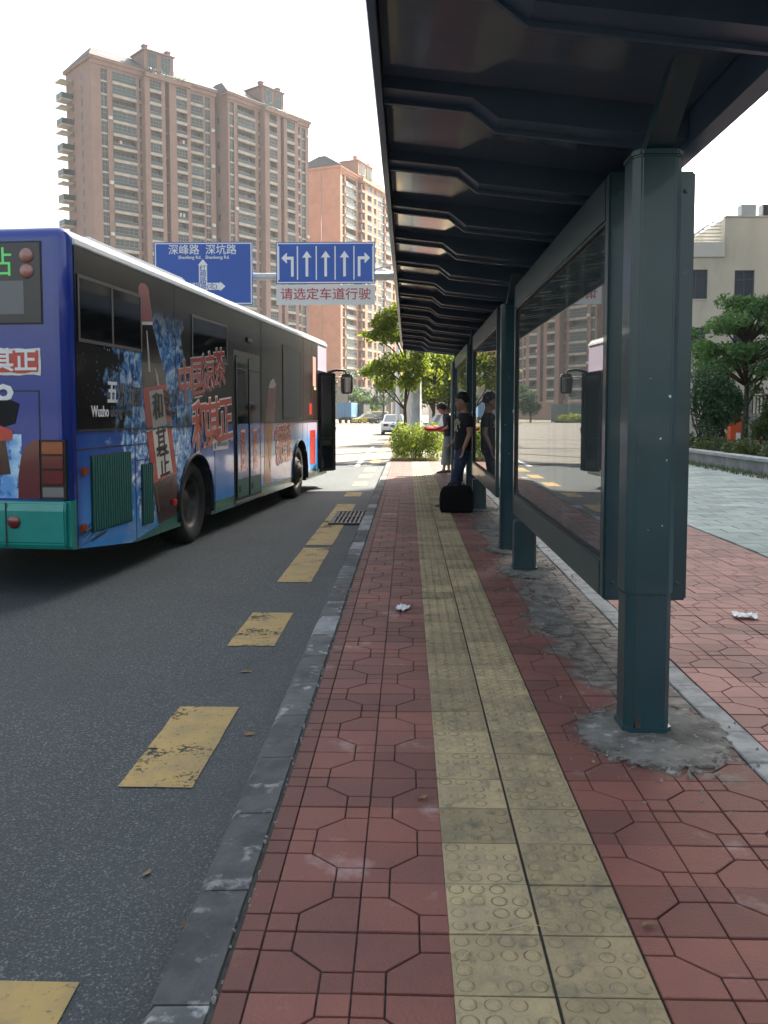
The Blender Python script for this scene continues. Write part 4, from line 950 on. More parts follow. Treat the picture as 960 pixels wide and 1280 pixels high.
# unseen tower added on the right so that its shadow covers the stop
shade_tower = thing('apartment_tower', 'unseen grey tower added right of the stop to shade it', 'building', (24.2,4,0))
tw = MB(); tw.box(0,18,0,49.2,0,63); tw.box(-.3,18.3,-.3,49.5,63.003,64); tw.build('wall', M('shade_tower_grey', (.34,.33,.31), .85), shade_tower)
wmf = MB().box(-.05,.04,-.9,.9,0,1.7).mesh('window', m_gl1)
for k in range(15):
    for j in range(11): link('window', wmf, shade_tower, (0, 2.5+j*4.3, 2.5+k*4.0))
# cream building on the right
crm = thing('cream_building', 'cream rendered building with dark blue windows and a pergola terrace, right side', 'building', (17,55,0))
m_cream = M('cream_render', (.52,.49,.42), .9, c2=(.46,.43,.37), sc=.5, c3=(.30,.28,.24), sc3=.25, lo3=.55, hi3=.75, bump=.1, bsc=8, stretch=(1,1,.45))
wl = MB()
def wall_with_holes(mb, x0, x1, z0, z1, holes, y0, y1):
    holes = [h for h in holes if h[0] > x0 and h[1] < x1 and h[3] < z1]
    xs = sorted({x0, x1} | {h[0] for h in holes} | {h[1] for h in holes}); zs = sorted({z0, z1} | {h[2] for h in holes} | {h[3] for h in holes})
    for i in range(len(xs)-1):
        for j in range(len(zs)-1):
            cx, cz = (xs[i]+xs[i+1])/2, (zs[j]+zs[j+1])/2
            if not any(h[0] < cx < h[1] and h[2] < cz < h[3] for h in holes): mb.box(xs[i],xs[i+1],y0,y1,zs[j],zs[j+1])
holes = [(.1,1.55,8.5,10.3),(3.2,4.42,8.45,10.25),(-4,-2.6,8.5,10.3),(.1,1.5,5.2,6.75),(3.2,4.4,4.8,6.6),(6.2,7.4,8.45,10.25),(6.2,7.4,4.8,6.6),(-4,-2.6,5.2,6.75)]
wall_with_holes(wl, -7, 2.52, -.1, 11.05, holes, 0, .3); wall_with_holes(wl, 2.52, 12, -.1, 13.45, holes, 0, .3)
wl.box(-7,2.52,.302,14,-.1,11.04); wl.box(2.523,12,.303,14,-.1,13.44)
wl.build('wall', m_cream, crm)
MB().box(-7.1,2.515,-.12,.5,11.06,11.95).build('parapet', M('parapet_white', (.50,.50,.48), .8), crm)
MB().box(2.53,12.1,-.06,.4,13.46,13.56).build('coping', M('coping_grey', (.40,.39,.36), .8), crm)
m_wb = M('blue_glass', (.03,.05,.075), .15, spec=.7); m_wfr = M('window_frame_blue', (.05,.065,.09), .5)
for x0, x1, z0, z1 in holes:
    w = MB(); t_ = .06
    w.box(x0,x1,.08,.14,z0,z0+t_); w.box(x0,x1,.08,.14,z1-t_,z1); w.box(x0,x0+t_,.08,.14,z0+t_,z1-t_); w.box(x1-t_,x1,.08,.14,z0+t_,z1-t_)
    w.box((x0+x1)/2-.04,(x0+x1)/2+.04,.081,.139,z0+t_,z1-t_); w.box(x0+t_,x1-t_,.082,.138,z0+(z1-z0)*.66,z0+(z1-z0)*.66+.07)
    o = w.build('window', m_wfr, crm); MB().box(x0+.01,x1-.01,.16,.2,z0+.01,z1-.01).build('pane', m_wb, o)
    MB().box(x0-.08,x1+.08,-.05,.02,z0-.09,z0-.002).build('sill', m_cream, o)
pg = MB()
for k in range(7):
    x = .2+k*.30; z = 11.96+.22*k; pg.box(x,2.5,.6+.02*k,.68+.02*k,z,z+.06)
pg.tube([(.1,.55,11.9),(2.1,.55,13.45)], .05, 6); pg.tube([(.1,4.5,11.9),(2.1,4.5,13.45)], .05, 6)
for k in range(6): pg.tube([(.25+k*.33,.55,12.02+k*.255),(.25+k*.33,4.5,12.02+k*.255)], .04, 6)
pg.build('pergola', M('pergola_grey', (.42,.43,.43), .6), crm)
ac = MB().box(0,.9,0,.7,0,.75).mesh('air_conditioner', M('ac_grey', (.30,.33,.36), .6))
for x in (3.7,5.0,6.1,7.4): link('air_conditioner', ac, crm, (x, .5, 13.62)); 
fm = MB().box(.05,.85,-.04,-.003,.05,.7).mesh('fan_grille', m_dark)
for x in (5.0,6.1): link('fan_grille', fm, crm, (x, .5, 13.62))
# pink house far behind the trees
ph = thing('pink_house', 'small pale pink house with pyramid roof, far behind the trees past the shelter', 'building', (4.6,100,0))
MB().box(-2.2,2.2,-2,2,-.1,5.4).build('wall', M('pink_render', (.5,.4,.36), .85), ph); MB().add([(-2.7,-2.5,5.41),(2.7,-2.5,5.41),(2.7,2.5,5.41),(-2.7,2.5,5.41),(0,0,7.3)], [(0,1,4),(1,2,4),(2,3,4),(3,0,4),(0,3,2,1)]).build('roof', M('pink_tile', (.46,.34,.30), .8), ph)
for x in (-1.2,.6): MB().box(x,x+.8,-2.03,-2.002,2.8,4.2).build('window', m_gl3, ph)
# ------------------------------------------------------------------ planting
m_leafy = leafmat('leaf_yellow', (.06,.115,.012), (.15,.19,.018), .55)
m_leafm = leafmat('leaf_mid', (.03,.075,.016), (.07,.125,.02), .45)
m_leafdk = leafmat('leaf_deep', (.02,.062,.024), (.042,.10,.034), .3)
m_leafr = leafmat('leaf_right', (.035,.105,.03), (.08,.17,.045), .35)
m_leafh = leafmat('leaf_hedge', (.03,.06,.018), (.07,.09,.025), .35)
m_leafbush = leafmat('leaf_bush', (.045,.105,.012), (.17,.21,.018), .4)
def leaf(mb, p, s, rr, flat=0.):
    d = Vector((rr.gauss(0,1), rr.gauss(0,1), rr.gauss(0,1)*(1-flat))).normalized()
    u = d * s; v = d.cross(Vector((rr.gauss(0,1),rr.gauss(0,1),rr.gauss(0,1)))).normalized() * s * .42
    n = u.cross(v).normalized() * s * .12
    mb.add([p-u, p+v-u*.1+n, p+u, p-v-u*.1+n], [(0,1,2),(0,2,3)])
def crown(clumps, n, s, seedv, flat=0., jit=.35):
    """clumps: (x,y,z,rx,ry,rz)"""
    rr = random.Random(seedv); mb = MB(); vol = [c[3]*c[4]*c[5] for c in clumps]; tot = sum(v**.75 for v in vol)
    for c, v in zip(clumps, vol):
        for k in range(int(n*v**.75/tot)):
            d = Vector((rr.gauss(0,1),rr.gauss(0,1),rr.gauss(0,1))).normalized()*(rr.random()**.45)
            w = 1 + jit*math.sin(3.1*d.x+c[0]*7)*math.cos(2.7*d.y+c[1]*5)
            leaf(mb, Vector((c[0]+d.x*c[3]*w, c[1]+d.y*c[4]*w, c[2]+d.z*c[5]*w)), s*rr.uniform(.7,1.3), rr, flat)
    return mb
def tree(label, loc, h, clumps, n, s, mat, r0=.1, seedv=1, group=None, flat=0., name='tree', lean=(0,0), limbs=None):
    t = thing(name, label, 'tree', loc, 0, group); rr = random.Random(seedv)
    tk = MB(); pts = [(lean[0]*k/6+rr.uniform(-.04,.04)*(k > 0), lean[1]*k/6+rr.uniform(-.04,.04)*(k > 0), h*k/6-(.06 if k == 0 else 0)) for k in range(7)]
    tk.tube(pts, [r0*(1.25 if k == 0 else 1-.13*k) for k in range(7)], 9)
    for c in clumps:
        q = rr.choice(pts[2:6]); q = min(pts[2:6], key=lambda w: abs(w[2]-(c[2]-.55*h*.4)))
        mid = ((q[0]+c[0])/2+rr.uniform(-.1,.1), (q[1]+c[1])/2, (q[2]+c[2])/2+.05)
        tk.tube([q, mid, (c[0],c[1],c[2])], [r0*.45, r0*.3, r0*.12], 6)
    tk.build('trunk', m_bark, t)
    crown(clumps, n, s, seedv+50, flat).build('crown', mat, t)
    return t
# young street tree by the gantry column
tree('young bright green street tree in front of the grey gantry column', (-.08,28.7,0), 4.6,
     [(-.75,0,4.35,.55,.5,.42),(-.15,.1,4.75,.5,.5,.4),(-1.05,.1,3.95,.45,.4,.22),(-.35,-.1,3.95,.6,.5,.3),(-.9,0,2.95,.5,.5,.28),(-.25,0,3.05,.6,.6,.42),(.45,.1,2.9,.5,.5,.4),(-.65,.2,2.45,.5,.5,.3),(.1,-.1,2.45,.45,.5,.3),(-1.25,.1,2.75,.3,.3,.16),(.55,.2,3.5,.45,.4,.4),(-.5,.3,4.4,.5,.4,.4)], 4600, .085, m_leafy, .075, 21)
gt = 'sunlit street trees beyond the bush'
labs = ['slender street tree with thin trunk just right of the gantry column','leafy street tree with twin trunks behind the standing man','round street tree far along the pavement, seen behind the shelter posts','tall street tree seen through the far shelter bay','bushy street tree beyond the last shelter panel']
for i, (x, y, hh_, rad) in enumerate(((1.3,44,4.3,1.7),(2.2,47,4.4,1.8),(3.4,54,4.9,2.2),(4.6,50,4.8,2.0),(6.4,60,5.6,2.6))):
    rr = random.Random(40+i)
    cl = [(rr.uniform(-.8,.8)*rad, rr.uniform(-.6,.6)*rad, hh_*rr.uniform(.52,.98), rad*.55, rad*.55, rad*.34) for _ in range(12)]
    tree(labs[i], (x,y,0), hh_, cl, 4600, .13, m_leafm if i % 2 else m_leafy, .11, 60+i, gt)
labs = ['dark green roadside tree behind the blue box truck','feathery roadside tree below the orange tower, between truck and bus mirror','low green tree left of the white car in the far row','spreading green tree in front of the dark podium of the orange tower','dense dark tree directly behind the white car and poles','small round tree at the far left end of the row by the bus mirror']
for i, (x, y, hh_, rad) in enumerate(((-16.5,160,6.5,3.0),(-13,152,8.5,3.4),(-7.2,150,4.8,2.4),(-9.8,170,6.4,2.6),(-3.6,128,8.5,3.0),(-19,150,5.0,2.5))):
    rr = random.Random(70+i)
    cl = [(rr.uniform(-.8,.8)*rad, rr.uniform(-.6,.6)*rad, hh_*rr.uniform(.4,.95), rad*.5, rad*.5, rad*.34) for _ in range(8)]
    tree(labs[i], (x,y,-.1), hh_*.9, cl, 1300, .30, m_leafdk if i != 2 else m_leafm, .16, 80+i, 'trees along the far side of the junction')
# clipped bush
bu = thing('bush', 'clipped yellow green bush at the end of the pavement', 'bush', (.20,26.9,0))
cl = [(x*.5-.42, yy*.55-.5, .55+.06*((x+yy) % 2), .36, .40, .55) for x in range(3) for yy in range(3)] + [(-.42,-.5,.8,.3,.3,.35),(.5,-.5,.78,.3,.3,.35)]
crown(cl, 5200, .05, 5, 0, .2).build('foliage', m_leafbush, bu)
st = MB()
for k in range(9): a = k*.7; st.tube([(math.cos(a)*.15,math.sin(a)*.15,-.02),(math.cos(a)*.5,math.sin(a)*.5,.75)], [.02,.008], 5)
st.build('stem', m_bark, bu)
struct(MB().box(-.55,.95,25.95,28.2,-.1,-.004).build('planting_bed', M('soil', (.10,.08,.055), .95, c2=(.16,.14,.06), sc=9, coord='World')))
def grass(name, spots, n, h, mat, seedv):
    rr = random.Random(seedv); mb = MB()
    for k in range(n):
        x0, x1, y0, y1, z = rr.choice(spots); x, y = rr.uniform(x0,x1), rr.uniform(y0,y1); hh_ = h*rr.uniform(.4,1.2); a = rr.uniform(0,6.3); w = h*.05
        dx, dy = math.cos(a), math.sin(a); ln = rr.uniform(.1,.6)*hh_
        mb.add([(x-dy*w,y+dx*w,z),(x+dy*w,y-dx*w,z),(x+dx*ln,y+dy*ln,z+hh_)], [(0,1,2)])
    o = mb.build(name, mat); o['kind'] = 'stuff'; o['label'] = 'tufts of grass and weeds'; return o
grass('grass', [(-.5,.9,25.75,26.1,0)]*2, 700, .16, leafmat('grass_dry', (.12,.13,.03), (.25,.22,.06), .3), 3)
grass('grass', [(7.55,8.08,12,40,-.005)], 4200, .13, leafmat('grass_wall', (.03,.065,.02), (.09,.10,.035), .3), 4)
grass('grass', [(.95,3.5,26.5,60,-.005),(-.55,.9,28.5,75,-.1)], 3000, .25, leafmat('grass_verge', (.05,.10,.02), (.10,.13,.03), .3), 8)
# low wall with coping, hedge, right side
lw = thing('low_wall', 'low grey stone planter wall with pale coping along the right pavement', 'wall', (8.1,0,0))
m_st = M('wall_stone', (.21,.215,.21), .85, c2=(.15,.155,.15), sc=2, rnd=.15, bump=.3, bsc=25); m_cop = M('coping_stone', (.29,.31,.31), .75, c2=(.23,.25,.25), sc=3)
a = MB().box(0,.16,.004,1.196,-.1,.30).mesh('stone_panel', m_st); b_ = MB().cbox(-.05,.28,.003,1.197,.302,.385,.012).mesh('coping_slab', m_cop)
for k in range(36): link('stone_panel', a, lw, (random.uniform(-.004,.004), 2+k*1.2, 0)); link('coping_slab', b_, lw, (random.uniform(-.004,.004), 2+k*1.2, 0))
struct(MB().box(8.27,12.5,2,52,-.1,.24).build('planting_bed', M('soil_bed', (.06,.05,.035), .95, c2=(.09,.08,.05), sc=6, coord='World')))
hd = thing('hedge', 'low mixed green hedge growing behind the planter wall', 'hedge', (8.9,0,0))
rr = random.Random(9); cl = [(rr.uniform(-.35,.45), 8+k*.55+rr.uniform(-.2,.2), .46+rr.uniform(-.08,.08), .42, .45, .26) for k in range(60)]
crown(cl, 11000, .075, 10, 0, .3).build('foliage', m_leafh, hd)
st = MB()
for k in range(40): st.tube([(rr.uniform(-.3,.4),8.2+k*.82,.2),(rr.uniform(-.3,.4),8.2+k*.82,.65)], .012, 5)
st.build('stem', m_bark, hd)
# tall climbing shrubs behind hedge
labs = ['tall dark shrub of hanging leaves closest to the shelter post','tall leafy shrub with bare stems behind the hedge, second from the shelter post','tall leafy shrub left of the orange gate box','tall thin shrub just right of the orange gate box','dense tall shrub at the right edge behind the orange railing']
for i, (x, y, top_) in enumerate(((9.0,27,2.95),(9.6,27.4,2.85),(10.05,28,2.75),(12.0,29.5,2.6),(13.0,29.8,2.9))):
    t = thing('shrub', labs[i], 'shrub', (x,y,.2), 0, 'tall shrubs behind the hedge'); rr = random.Random(100+i)
    st = MB()
    for k in range(6):
        st.tube([(rr.uniform(-.2,.2),rr.uniform(-.2,.2),-.02),(rr.uniform(-.3,.3),rr.uniform(-.2,.2),1.0),(rr.uniform(-.45,.45),rr.uniform(-.3,.3),top_-.5)], [.03,.022,.008], 5)
    st.build('stem', m_bark, t)
    cl = [(rr.uniform(-.45,.45),rr.uniform(-.3,.3),rr.uniform(.9 if i in (1,2) else .55,top_-.35),.32,.32,.35) for _ in range(13)]
    crown(cl, 2300, .065, 110+i, 0, .4).build('foliage', m_leafdk if i != 3 else m_leafm, t)
# layered tree on the right
rr = random.Random(33); cl = []
for z, rad, n_ in ((4.85,.8,4),(4.5,1.5,7),(4.05,2.1,9),(3.55,2.4,9),(3.1,2.0,7),(2.75,1.5,4)):
    for k in range(n_):
        a = 2*math.pi*k/n_ + rr.uniform(-.4,.4); d = rad*rr.uniform(.3,1.05); cl.append((d*math.cos(a), d*math.sin(a), z+rr.uniform(-.2,.2), rr.uniform(.45,.75), rr.uniform(.45,.75), rr.uniform(.18,.34)))
tree('green tree with spreading layered branches in front of the cream building', (11.6,30.3,.2), 4.3, cl, 10500, .085, m_leafr, .12, 34, None, .2)
tree('grey green tree partly cut off at the right edge, in front of the cream building', (14.6,33,.2), 4.6, [(rr.uniform(-1.2,1.2),rr.uniform(-1,1),rr.uniform(2.2,4.6),.7,.7,.4) for _ in range(14)], 2600, .11, m_leafdk, .12, 36)
# gate box, orange railing, canopy beam, fence
gb = thing('gate_box', 'orange barrier gate box with white panel behind the hedge', 'barrier box', (13.35,36,.0)); m_or = M('orange_paint', (.60,.085,.018), .4, c2=(.5,.07,.02), sc=3)
bevel(MB().box(-.19,.25,-.2,.2,.0,1.40).build('cabinet', m_or, gb), .02, 2); MB().box(-.21,.27,-.22,.22,1.401,1.46).build('lid', m_white, gb); MB().box(.02,.2,-.212,-.202,.1,.62).build('door', m_white, gb); MB().box(.05,.17,-.215,-.202,1.08,1.25).build('control_panel', m_dark, gb)
MB().tube([(.36,0,-.05),(.36,0,1.75)], .06, 8).build('arm_post', m_galv, gb)
ra = thing('railing', 'low orange railing behind the hedge at the right edge', 'railing', (13.9,36.4,0))
MB().box(0,5,-.02,.02,.94,1.0).build('top_rail', m_or, ra); MB().box(0,5,-.02,.02,.25,.29).build('bottom_rail', m_or, ra)
bb = MB().box(-.014,.014,-.014,.014,.291,.939).mesh('baluster', M('baluster_tan', (.40,.28,.16), .5))
for k in range(24): link('baluster', bb, ra, (.1+k*.2, 0, 0))
for k in range(3): link('rail_post', MB().box(-.025,.025,-.025,.025,-.05,1.02).mesh('rail_post', m_or), ra, (k*2.45+.03, 0.05, 0))
sg = MB().prism([(.22*math.cos(R(k*30)), .22*math.sin(R(k*30))) for k in range(12)], 'y', -.02, .0).build('round_sign', m_blue, None, (14.5,36.3,.95)); tag(sg, 'small round blue sign hung on the orange railing', 'sign')
dk = thing('parked_car', 'dark car standing in shade behind the orange railing', 'car', (16.3,39,0))
cv = thing('entrance_canopy', 'pale grey sloping canopy beam on posts above the tall shrubs', 'canopy', (8.9,33,0))
o = MB().box(0,3.8,-.25,.25,0,.16); oo = o.build('beam', M('beam_grey', (.40,.42,.43), .6), cv, (.9,0,2.72)); oo.rotation_euler.y = R(-6)
for x in (1.6,3.9): MB().box(x-.07,x+.07,-.07,.07,-.05,2.75+.1*(x-1.2)).build('post', m_galv, cv)
wf = thing('white_fence', 'pale fence panels standing behind the tall shrubs', 'fence', (9.0,38,0))
pm = MB().box(0,.7,0,.06,-.05,1.55).mesh('panel', M('fence_white', (.50,.49,.46), .7, rnd=.2))
for k in range(6): link('panel', pm, wf, (k*.78, 0, 0))
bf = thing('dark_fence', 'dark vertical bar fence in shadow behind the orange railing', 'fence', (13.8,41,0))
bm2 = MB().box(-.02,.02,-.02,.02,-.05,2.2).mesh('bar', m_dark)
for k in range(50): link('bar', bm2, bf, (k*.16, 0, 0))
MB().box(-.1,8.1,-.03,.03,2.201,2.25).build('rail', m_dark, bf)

# far side of the road (seen in the glass): verge, hoarding, hedge, trees
struct(MB().box(-26,-19.2,-14,75,-.14,-.02).build('verge', M('verge_grass', (.07,.10,.03), .95, c2=(.13,.12,.06), sc=1.2, coord='World')))
m_hoard = M('hoarding_grey', (.12,.15,.15), .6, rnd=.25)
hf = thing('hoarding', 'long grey green hoarding on the far side of the road', 'fence', (-25,-4,0))
hp = MB().box(-.04,.04,.02,2.98,-.05,2.5).mesh('panel', m_hoard); hq = MB().box(.05,.15,-.05,.05,-.05,3.2).mesh('post', m_galv)
for k in range(25): link('panel', hp, hf, (0,k*3,0)); link('post', hq, hf, (0,k*3,0))
hg = thing('hedge', 'clipped green hedge along the far verge of the road', 'hedge', (-22.5,0,0)); rr = random.Random(19)
crown([(rr.uniform(-.4,.4), -2+k*1.6, .5, .7, .9, .55) for k in range(45)], 6500, .14, 20, 0, .3).build('foliage', m_leafm, hg); MB().box(-.1,.1,-2,70,-.1,.2).build('stem', m_bark, hg)
jf = thing('hoarding', 'grey green hoarding with posts across the junction behind the bus', 'fence', (-70,147,0))
hp2 = MB().box(.02,2.98,-.04,.04,-.05,3.0).mesh('panel', m_hoard); hq2 = MB().box(-.06,.06,-.16,-.05,-.05,4.2).mesh('post', m_galv)
for k in range(16): link('panel', hp2, jf, (k*3,0,0)); link('post', hq2, jf, (k*3,0,0))
jh = thing('hedge', 'rough green hedge across the junction in front of the hoarding', 'hedge', (-46,143.5,0)); rr = random.Random(29)
crown([(-24+k*1.5, rr.uniform(-.5,.5), .7, 1.1, .8, rr.uniform(.5,.9)) for k in range(32)], 5000, .22, 30, 0, .3).build('foliage', m_leafy, jh); MB().box(-24,24,-.1,.1,-.1,.2).build('stem', m_bark, jh)
# poles and small things beyond the bush
po = thing('lamp_post', 'slim white lamp post behind the young tree', 'lamp post', (-.50,42,0)); MB().lathe([(.16,-.05),(.16,.5),(.11,.52),(.09,3.),(.06,8.2),(.0001,8.21)], 14).build('pole', M('pole_white', (.62,.62,.60), .5), po); MB().tube([(0,0,8.),(-.8,0,8.3),(-1.9,0,8.35)], .05, 8).build('arm', m_white, po); MB().box(-2.5,-1.8,-.12,.12,8.3,8.42).build('lamp_head', m_galv, po)
po = thing('utility_pole', 'thick pale concrete pole directly behind the gantry column', 'pole', (.0,36,0)); MB().lathe([(.19,-.05),(.17,4.),(.13,9.),(.0001,9.01)], 14).build('pole', M('pole_concrete', (.48,.46,.42), .7), po)
# ------------------------------------------------------------------ vehicles
m_plate = M('plate_teal', (.02,.16,.24), .4); m_carglass = M('car_glass', (.10,.12,.13), .05, ior=2.3)
def car(name, label, loc, rz, L, W, H, paint, cat='car', van=False, group=None):
    """nose points to local +x"""
    t = thing(name, label, cat, loc, rz, group)
    hb = H*.60; gc = .20
    if van: prof = [(0,gc),(0,hb),(.03*L,H*.95),(.07*L,H),(.72*L,H),(.86*L,hb*1.08),(.97*L,hb*.92),(L,hb*.6),(L,gc)]
    else: prof = [(0,gc),(-.01*L,hb*.62),(.01*L,hb*.98),(.03*L,hb*1.04),(.16*L,hb*1.06),(.72*L,hb*1.0),(.95*L,hb*.84),(L,hb*.6),(L,gc)]
    def xs(prof, yv):
        return [(x-L/2, yv, z) for x, z in prof]
    n = len(prof); mb = MB(); rows = []
    for f, k in ((-.5,.94),(-.47,1.),(.47,1.),(.5,.94)): rows.append([((x-L/2)*(1 if abs(f) < .49 else .985), f*W, gc+(z-gc)*(1 if abs(f) < .49 else .93)) for x, z in prof])
    vs = [v for r_ in rows for v in r_]
    fs = [(i*n+j, i*n+(j+1)%n, (i+1)*n+(j+1)%n, (i+1)*n+j) for i in range(3) for j in range(n)] + [tuple(range(n))[::-1], tuple(range(3*n,4*n))]
    mb.add(vs, [f[::-1] for f in fs]); mb.build('body', paint, t)
    if not van:
        cb = MB(); z0 = hb*1.0; bot = [(.10,.92),(.76,.92)]; 
        vs = [(.10*L-L/2,-W*.46,z0),(.74*L-L/2,-W*.46,z0),(.74*L-L/2,W*.46,z0),(.10*L-L/2,W*.46,z0),(.25*L-L/2,-W*.37,H),(.55*L-L/2,-W*.37,H),(.55*L-L/2,W*.37,H),(.25*L-L/2,W*.37,H)]
        cb.add(vs, [(0,1,5,4),(1,2,6,5),(2,3,7,6),(3,0,4,7),(4,5,6,7)]); o = cb.build('cabin', paint, t); bevel(o, .05, 2)
        V = [Vector(v) for v in vs]
        def pane(a, b_, c, d, nm):
            ctr = (a+b_+c+d)/4; nn = (b_-a).cross(d-a).normalized()*.012
            MB().add([ctr+(q-ctr)*.84+nn for q in (a,b_,c,d)], [(0,1,2,3)]).build(nm, m_carglass, t)
        pane(V[3],V[0],V[4],V[7],'rear_window'); pane(V[1],V[2],V[6],V[5],'windscreen'); pane(V[0],V[1],V[5],V[4],'side_window'); pane(V[2],V[3],V[7],V[6],'side_window')
    else:
        MB().box(-L*.505+.0,-L*.48,-W*.4,W*.4,hb*1.1,H*.92).build('rear_window', m_carglass, t)
        for s in (-1,1): MB().box(-L*.40,L*.24,s*W*.502-.012,s*W*.502+.012,hb*1.1,H*.93).build('side_window', m_carglass, t)
        MB().add([(.35*L+.01,-W*.4,hb*1.14),(.35*L+.01,W*.4,hb*1.14),(.235*L+.01,W*.4,H*.95),(.235*L+.01,-W*.4,H*.95)], [(0,1,2,3)]).build('windscreen', m_carglass, t)
    for x in (-.31*L, .31*L):
        for s in (-1, 1):
            w = MB().lathe([(.18,.0),(.20,.0),(.31,.0),(.325,-.03),(.325,-.19),(.2,-.2)], 20, T=Matrix.Translation((x,s*(W/2+.005),.325)) @ Matrix.Rotation(R(-90*s),4,'X')).build('wheel', m_tyre, t)
            MB().lathe([(.19,-.02),(.12,.0),(.0001,.005)], 12, T=Matrix.Translation((x,s*(W/2+.004),.325)) @ Matrix.Rotation(R(-90*s),4,'X')).build('rim', m_chrome, w)
    for s in (-1, 1):
        MB().box(-L*.512,-L*.485,s*W*.30-.17,s*W*.30+.17,hb*.72,hb*.90).build('tail_light', m_redl, t)
        MB().box(L*.47,L*.497,s*W*.33-.16,s*W*.33+.16,hb*.62,hb*.80).build('headlight', m_clear, t)
        MB().box(.12*L,.17*L,s*(W/2+.09)-.08,s*(W/2+.09)+.08,hb*1.02,hb*1.02+.13).build('wing_mirror', paint, t)
    MB().box(-L*.514,-L*.498,-.23,.23,hb*.66,hb*.82).build('number_plate', m_plate, t)
    MB().box(-L*.513,-L*.49,-W*.44,W*.44,gc+.0,gc+.16).build('bumper', m_dark, t)
    return t
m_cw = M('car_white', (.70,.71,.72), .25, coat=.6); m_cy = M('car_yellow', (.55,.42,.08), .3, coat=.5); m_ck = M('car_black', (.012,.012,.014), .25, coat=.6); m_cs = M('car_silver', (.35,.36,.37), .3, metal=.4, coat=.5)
car('parked_car', 'white saloon car driving away beside the bush, tail lights towards us', (-1.02,63.5,-.12), R(90), 4.5, 1.78, 1.46, m_cw)
car('parked_car', 'yellow and pale car in the far queue, just right of the blue truck', (-6.6,136,-.12), R(205), 4.3, 1.7, 1.5, m_cy)
car('delivery_van', 'pale yellow van second to the right of the blue truck', (-5.4,141,-.12), R(215), 4.4, 1.7, 1.9, M('van_cream', (.6,.52,.25), .35, coat=.4), 'van', True)
car('parked_car', 'black car with pale windscreen, nearest the white saloon in the far queue', (-4.0,134,-.12), R(215), 4.4, 1.75, 1.5, m_ck)
car('parked_car', 'black car at the left end of the far queue beside the bus mirror', (-13.0,128,-.12), R(100), 4.5, 1.8, 1.5, m_ck)
car('parked_car', 'silver car parked past the bush behind the waiting people', (1.95,40.5,-.02), R(112), 4.3, 1.75, 1.42, m_cs)
# the shaded car behind the railing gets its parts here
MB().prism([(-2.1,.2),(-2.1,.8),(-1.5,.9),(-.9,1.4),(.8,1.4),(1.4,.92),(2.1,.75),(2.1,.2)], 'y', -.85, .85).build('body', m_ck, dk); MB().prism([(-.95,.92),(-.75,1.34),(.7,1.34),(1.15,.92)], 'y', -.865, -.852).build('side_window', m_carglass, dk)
for x in (-1.3,1.3): MB().lathe([(.0001,.0),(.2,.0),(.32,-.02),(.32,-.2),(.0001,-.2)], 18, T=Matrix.Translation((x,-.86,.31)) @ Matrix.Rotation(R(90),4,'X')).build('wheel', m_tyre, dk)
# blue box truck
tk = thing('box_truck', 'blue box truck seen from behind in the far queue', 'truck', (-9.6,138.5,-.12), R(82))
m_tb = M('truck_blue', (.075,.19,.34), .45, c2=(.06,.16,.30), sc=1); m_tbl = M('truck_blue_door', (.085,.21,.37), .45)
MB().box(-2.6,2.2,-1.12,1.12,.95,3.25).build('box_body', m_tb, tk)
for s in (-1,1): 
    d = MB().box(-2.64,-2.603,s*.56-.54,s*.56+.54,1.0,3.2).build('rear_door', m_tbl, tk); MB().tube([(-2.66,s*.14,1.05),(-2.66,s*.14,3.15)], .025, 6).build('lock_rod', m_galv, d)
MB().prism([(2.3,.7),(3.9,.7),(3.95,1.6),(3.6,2.4),(2.3,2.45)], 'y', -1.0, 1.0).build('cab', m_tb, tk); MB().box(-2.5,3.8,-.45,.45,.55,.94).build('chassis', m_dark, tk)
MB().box(-2.62,-2.5,-1.05,1.05,.50,.62).build('rear_bumper', m_dark, tk)
for x in (-1.5,2.9):
    for s in (-1,1): MB().lathe([(.0001,0),(.25,0),(.43,-.03),(.43,-.34),(.0001,-.34)], 20, T=Matrix.Translation((x,s*1.08,.43)) @ Matrix.Rotation(R(-90*s),4,'X')).build('wheel', m_tyre, tk)
for s in (-1,1): MB().box(-2.66,-2.62,s*.85-.12,s*.85+.12,.66,.80).build('tail_light', m_redl, tk)
tk2 = thing('box_truck', 'black cargo truck beside the blue truck in the far queue', 'truck', (-7.8,144,-.12), R(80))
MB().box(-2.6,2.2,-1.05,1.05,.95,3.0).build('box_body', M('truck_black', (.02,.021,.023), .5), tk2); MB().prism([(2.3,.7),(3.8,.7),(3.85,1.6),(3.5,2.3),(2.3,2.3)], 'y', -.95, .95).build('cab', m_cs, tk2)
for x in (-1.5,2.9):
    for s in (-1,1): MB().lathe([(.0001,0),(.25,0),(.43,-.03),(.43,-.3),(.0001,-.3)], 18, T=Matrix.Translation((x,s*1.03,.43)) @ Matrix.Rotation(R(-90*s),4,'X')).build('wheel', m_tyre, tk2)
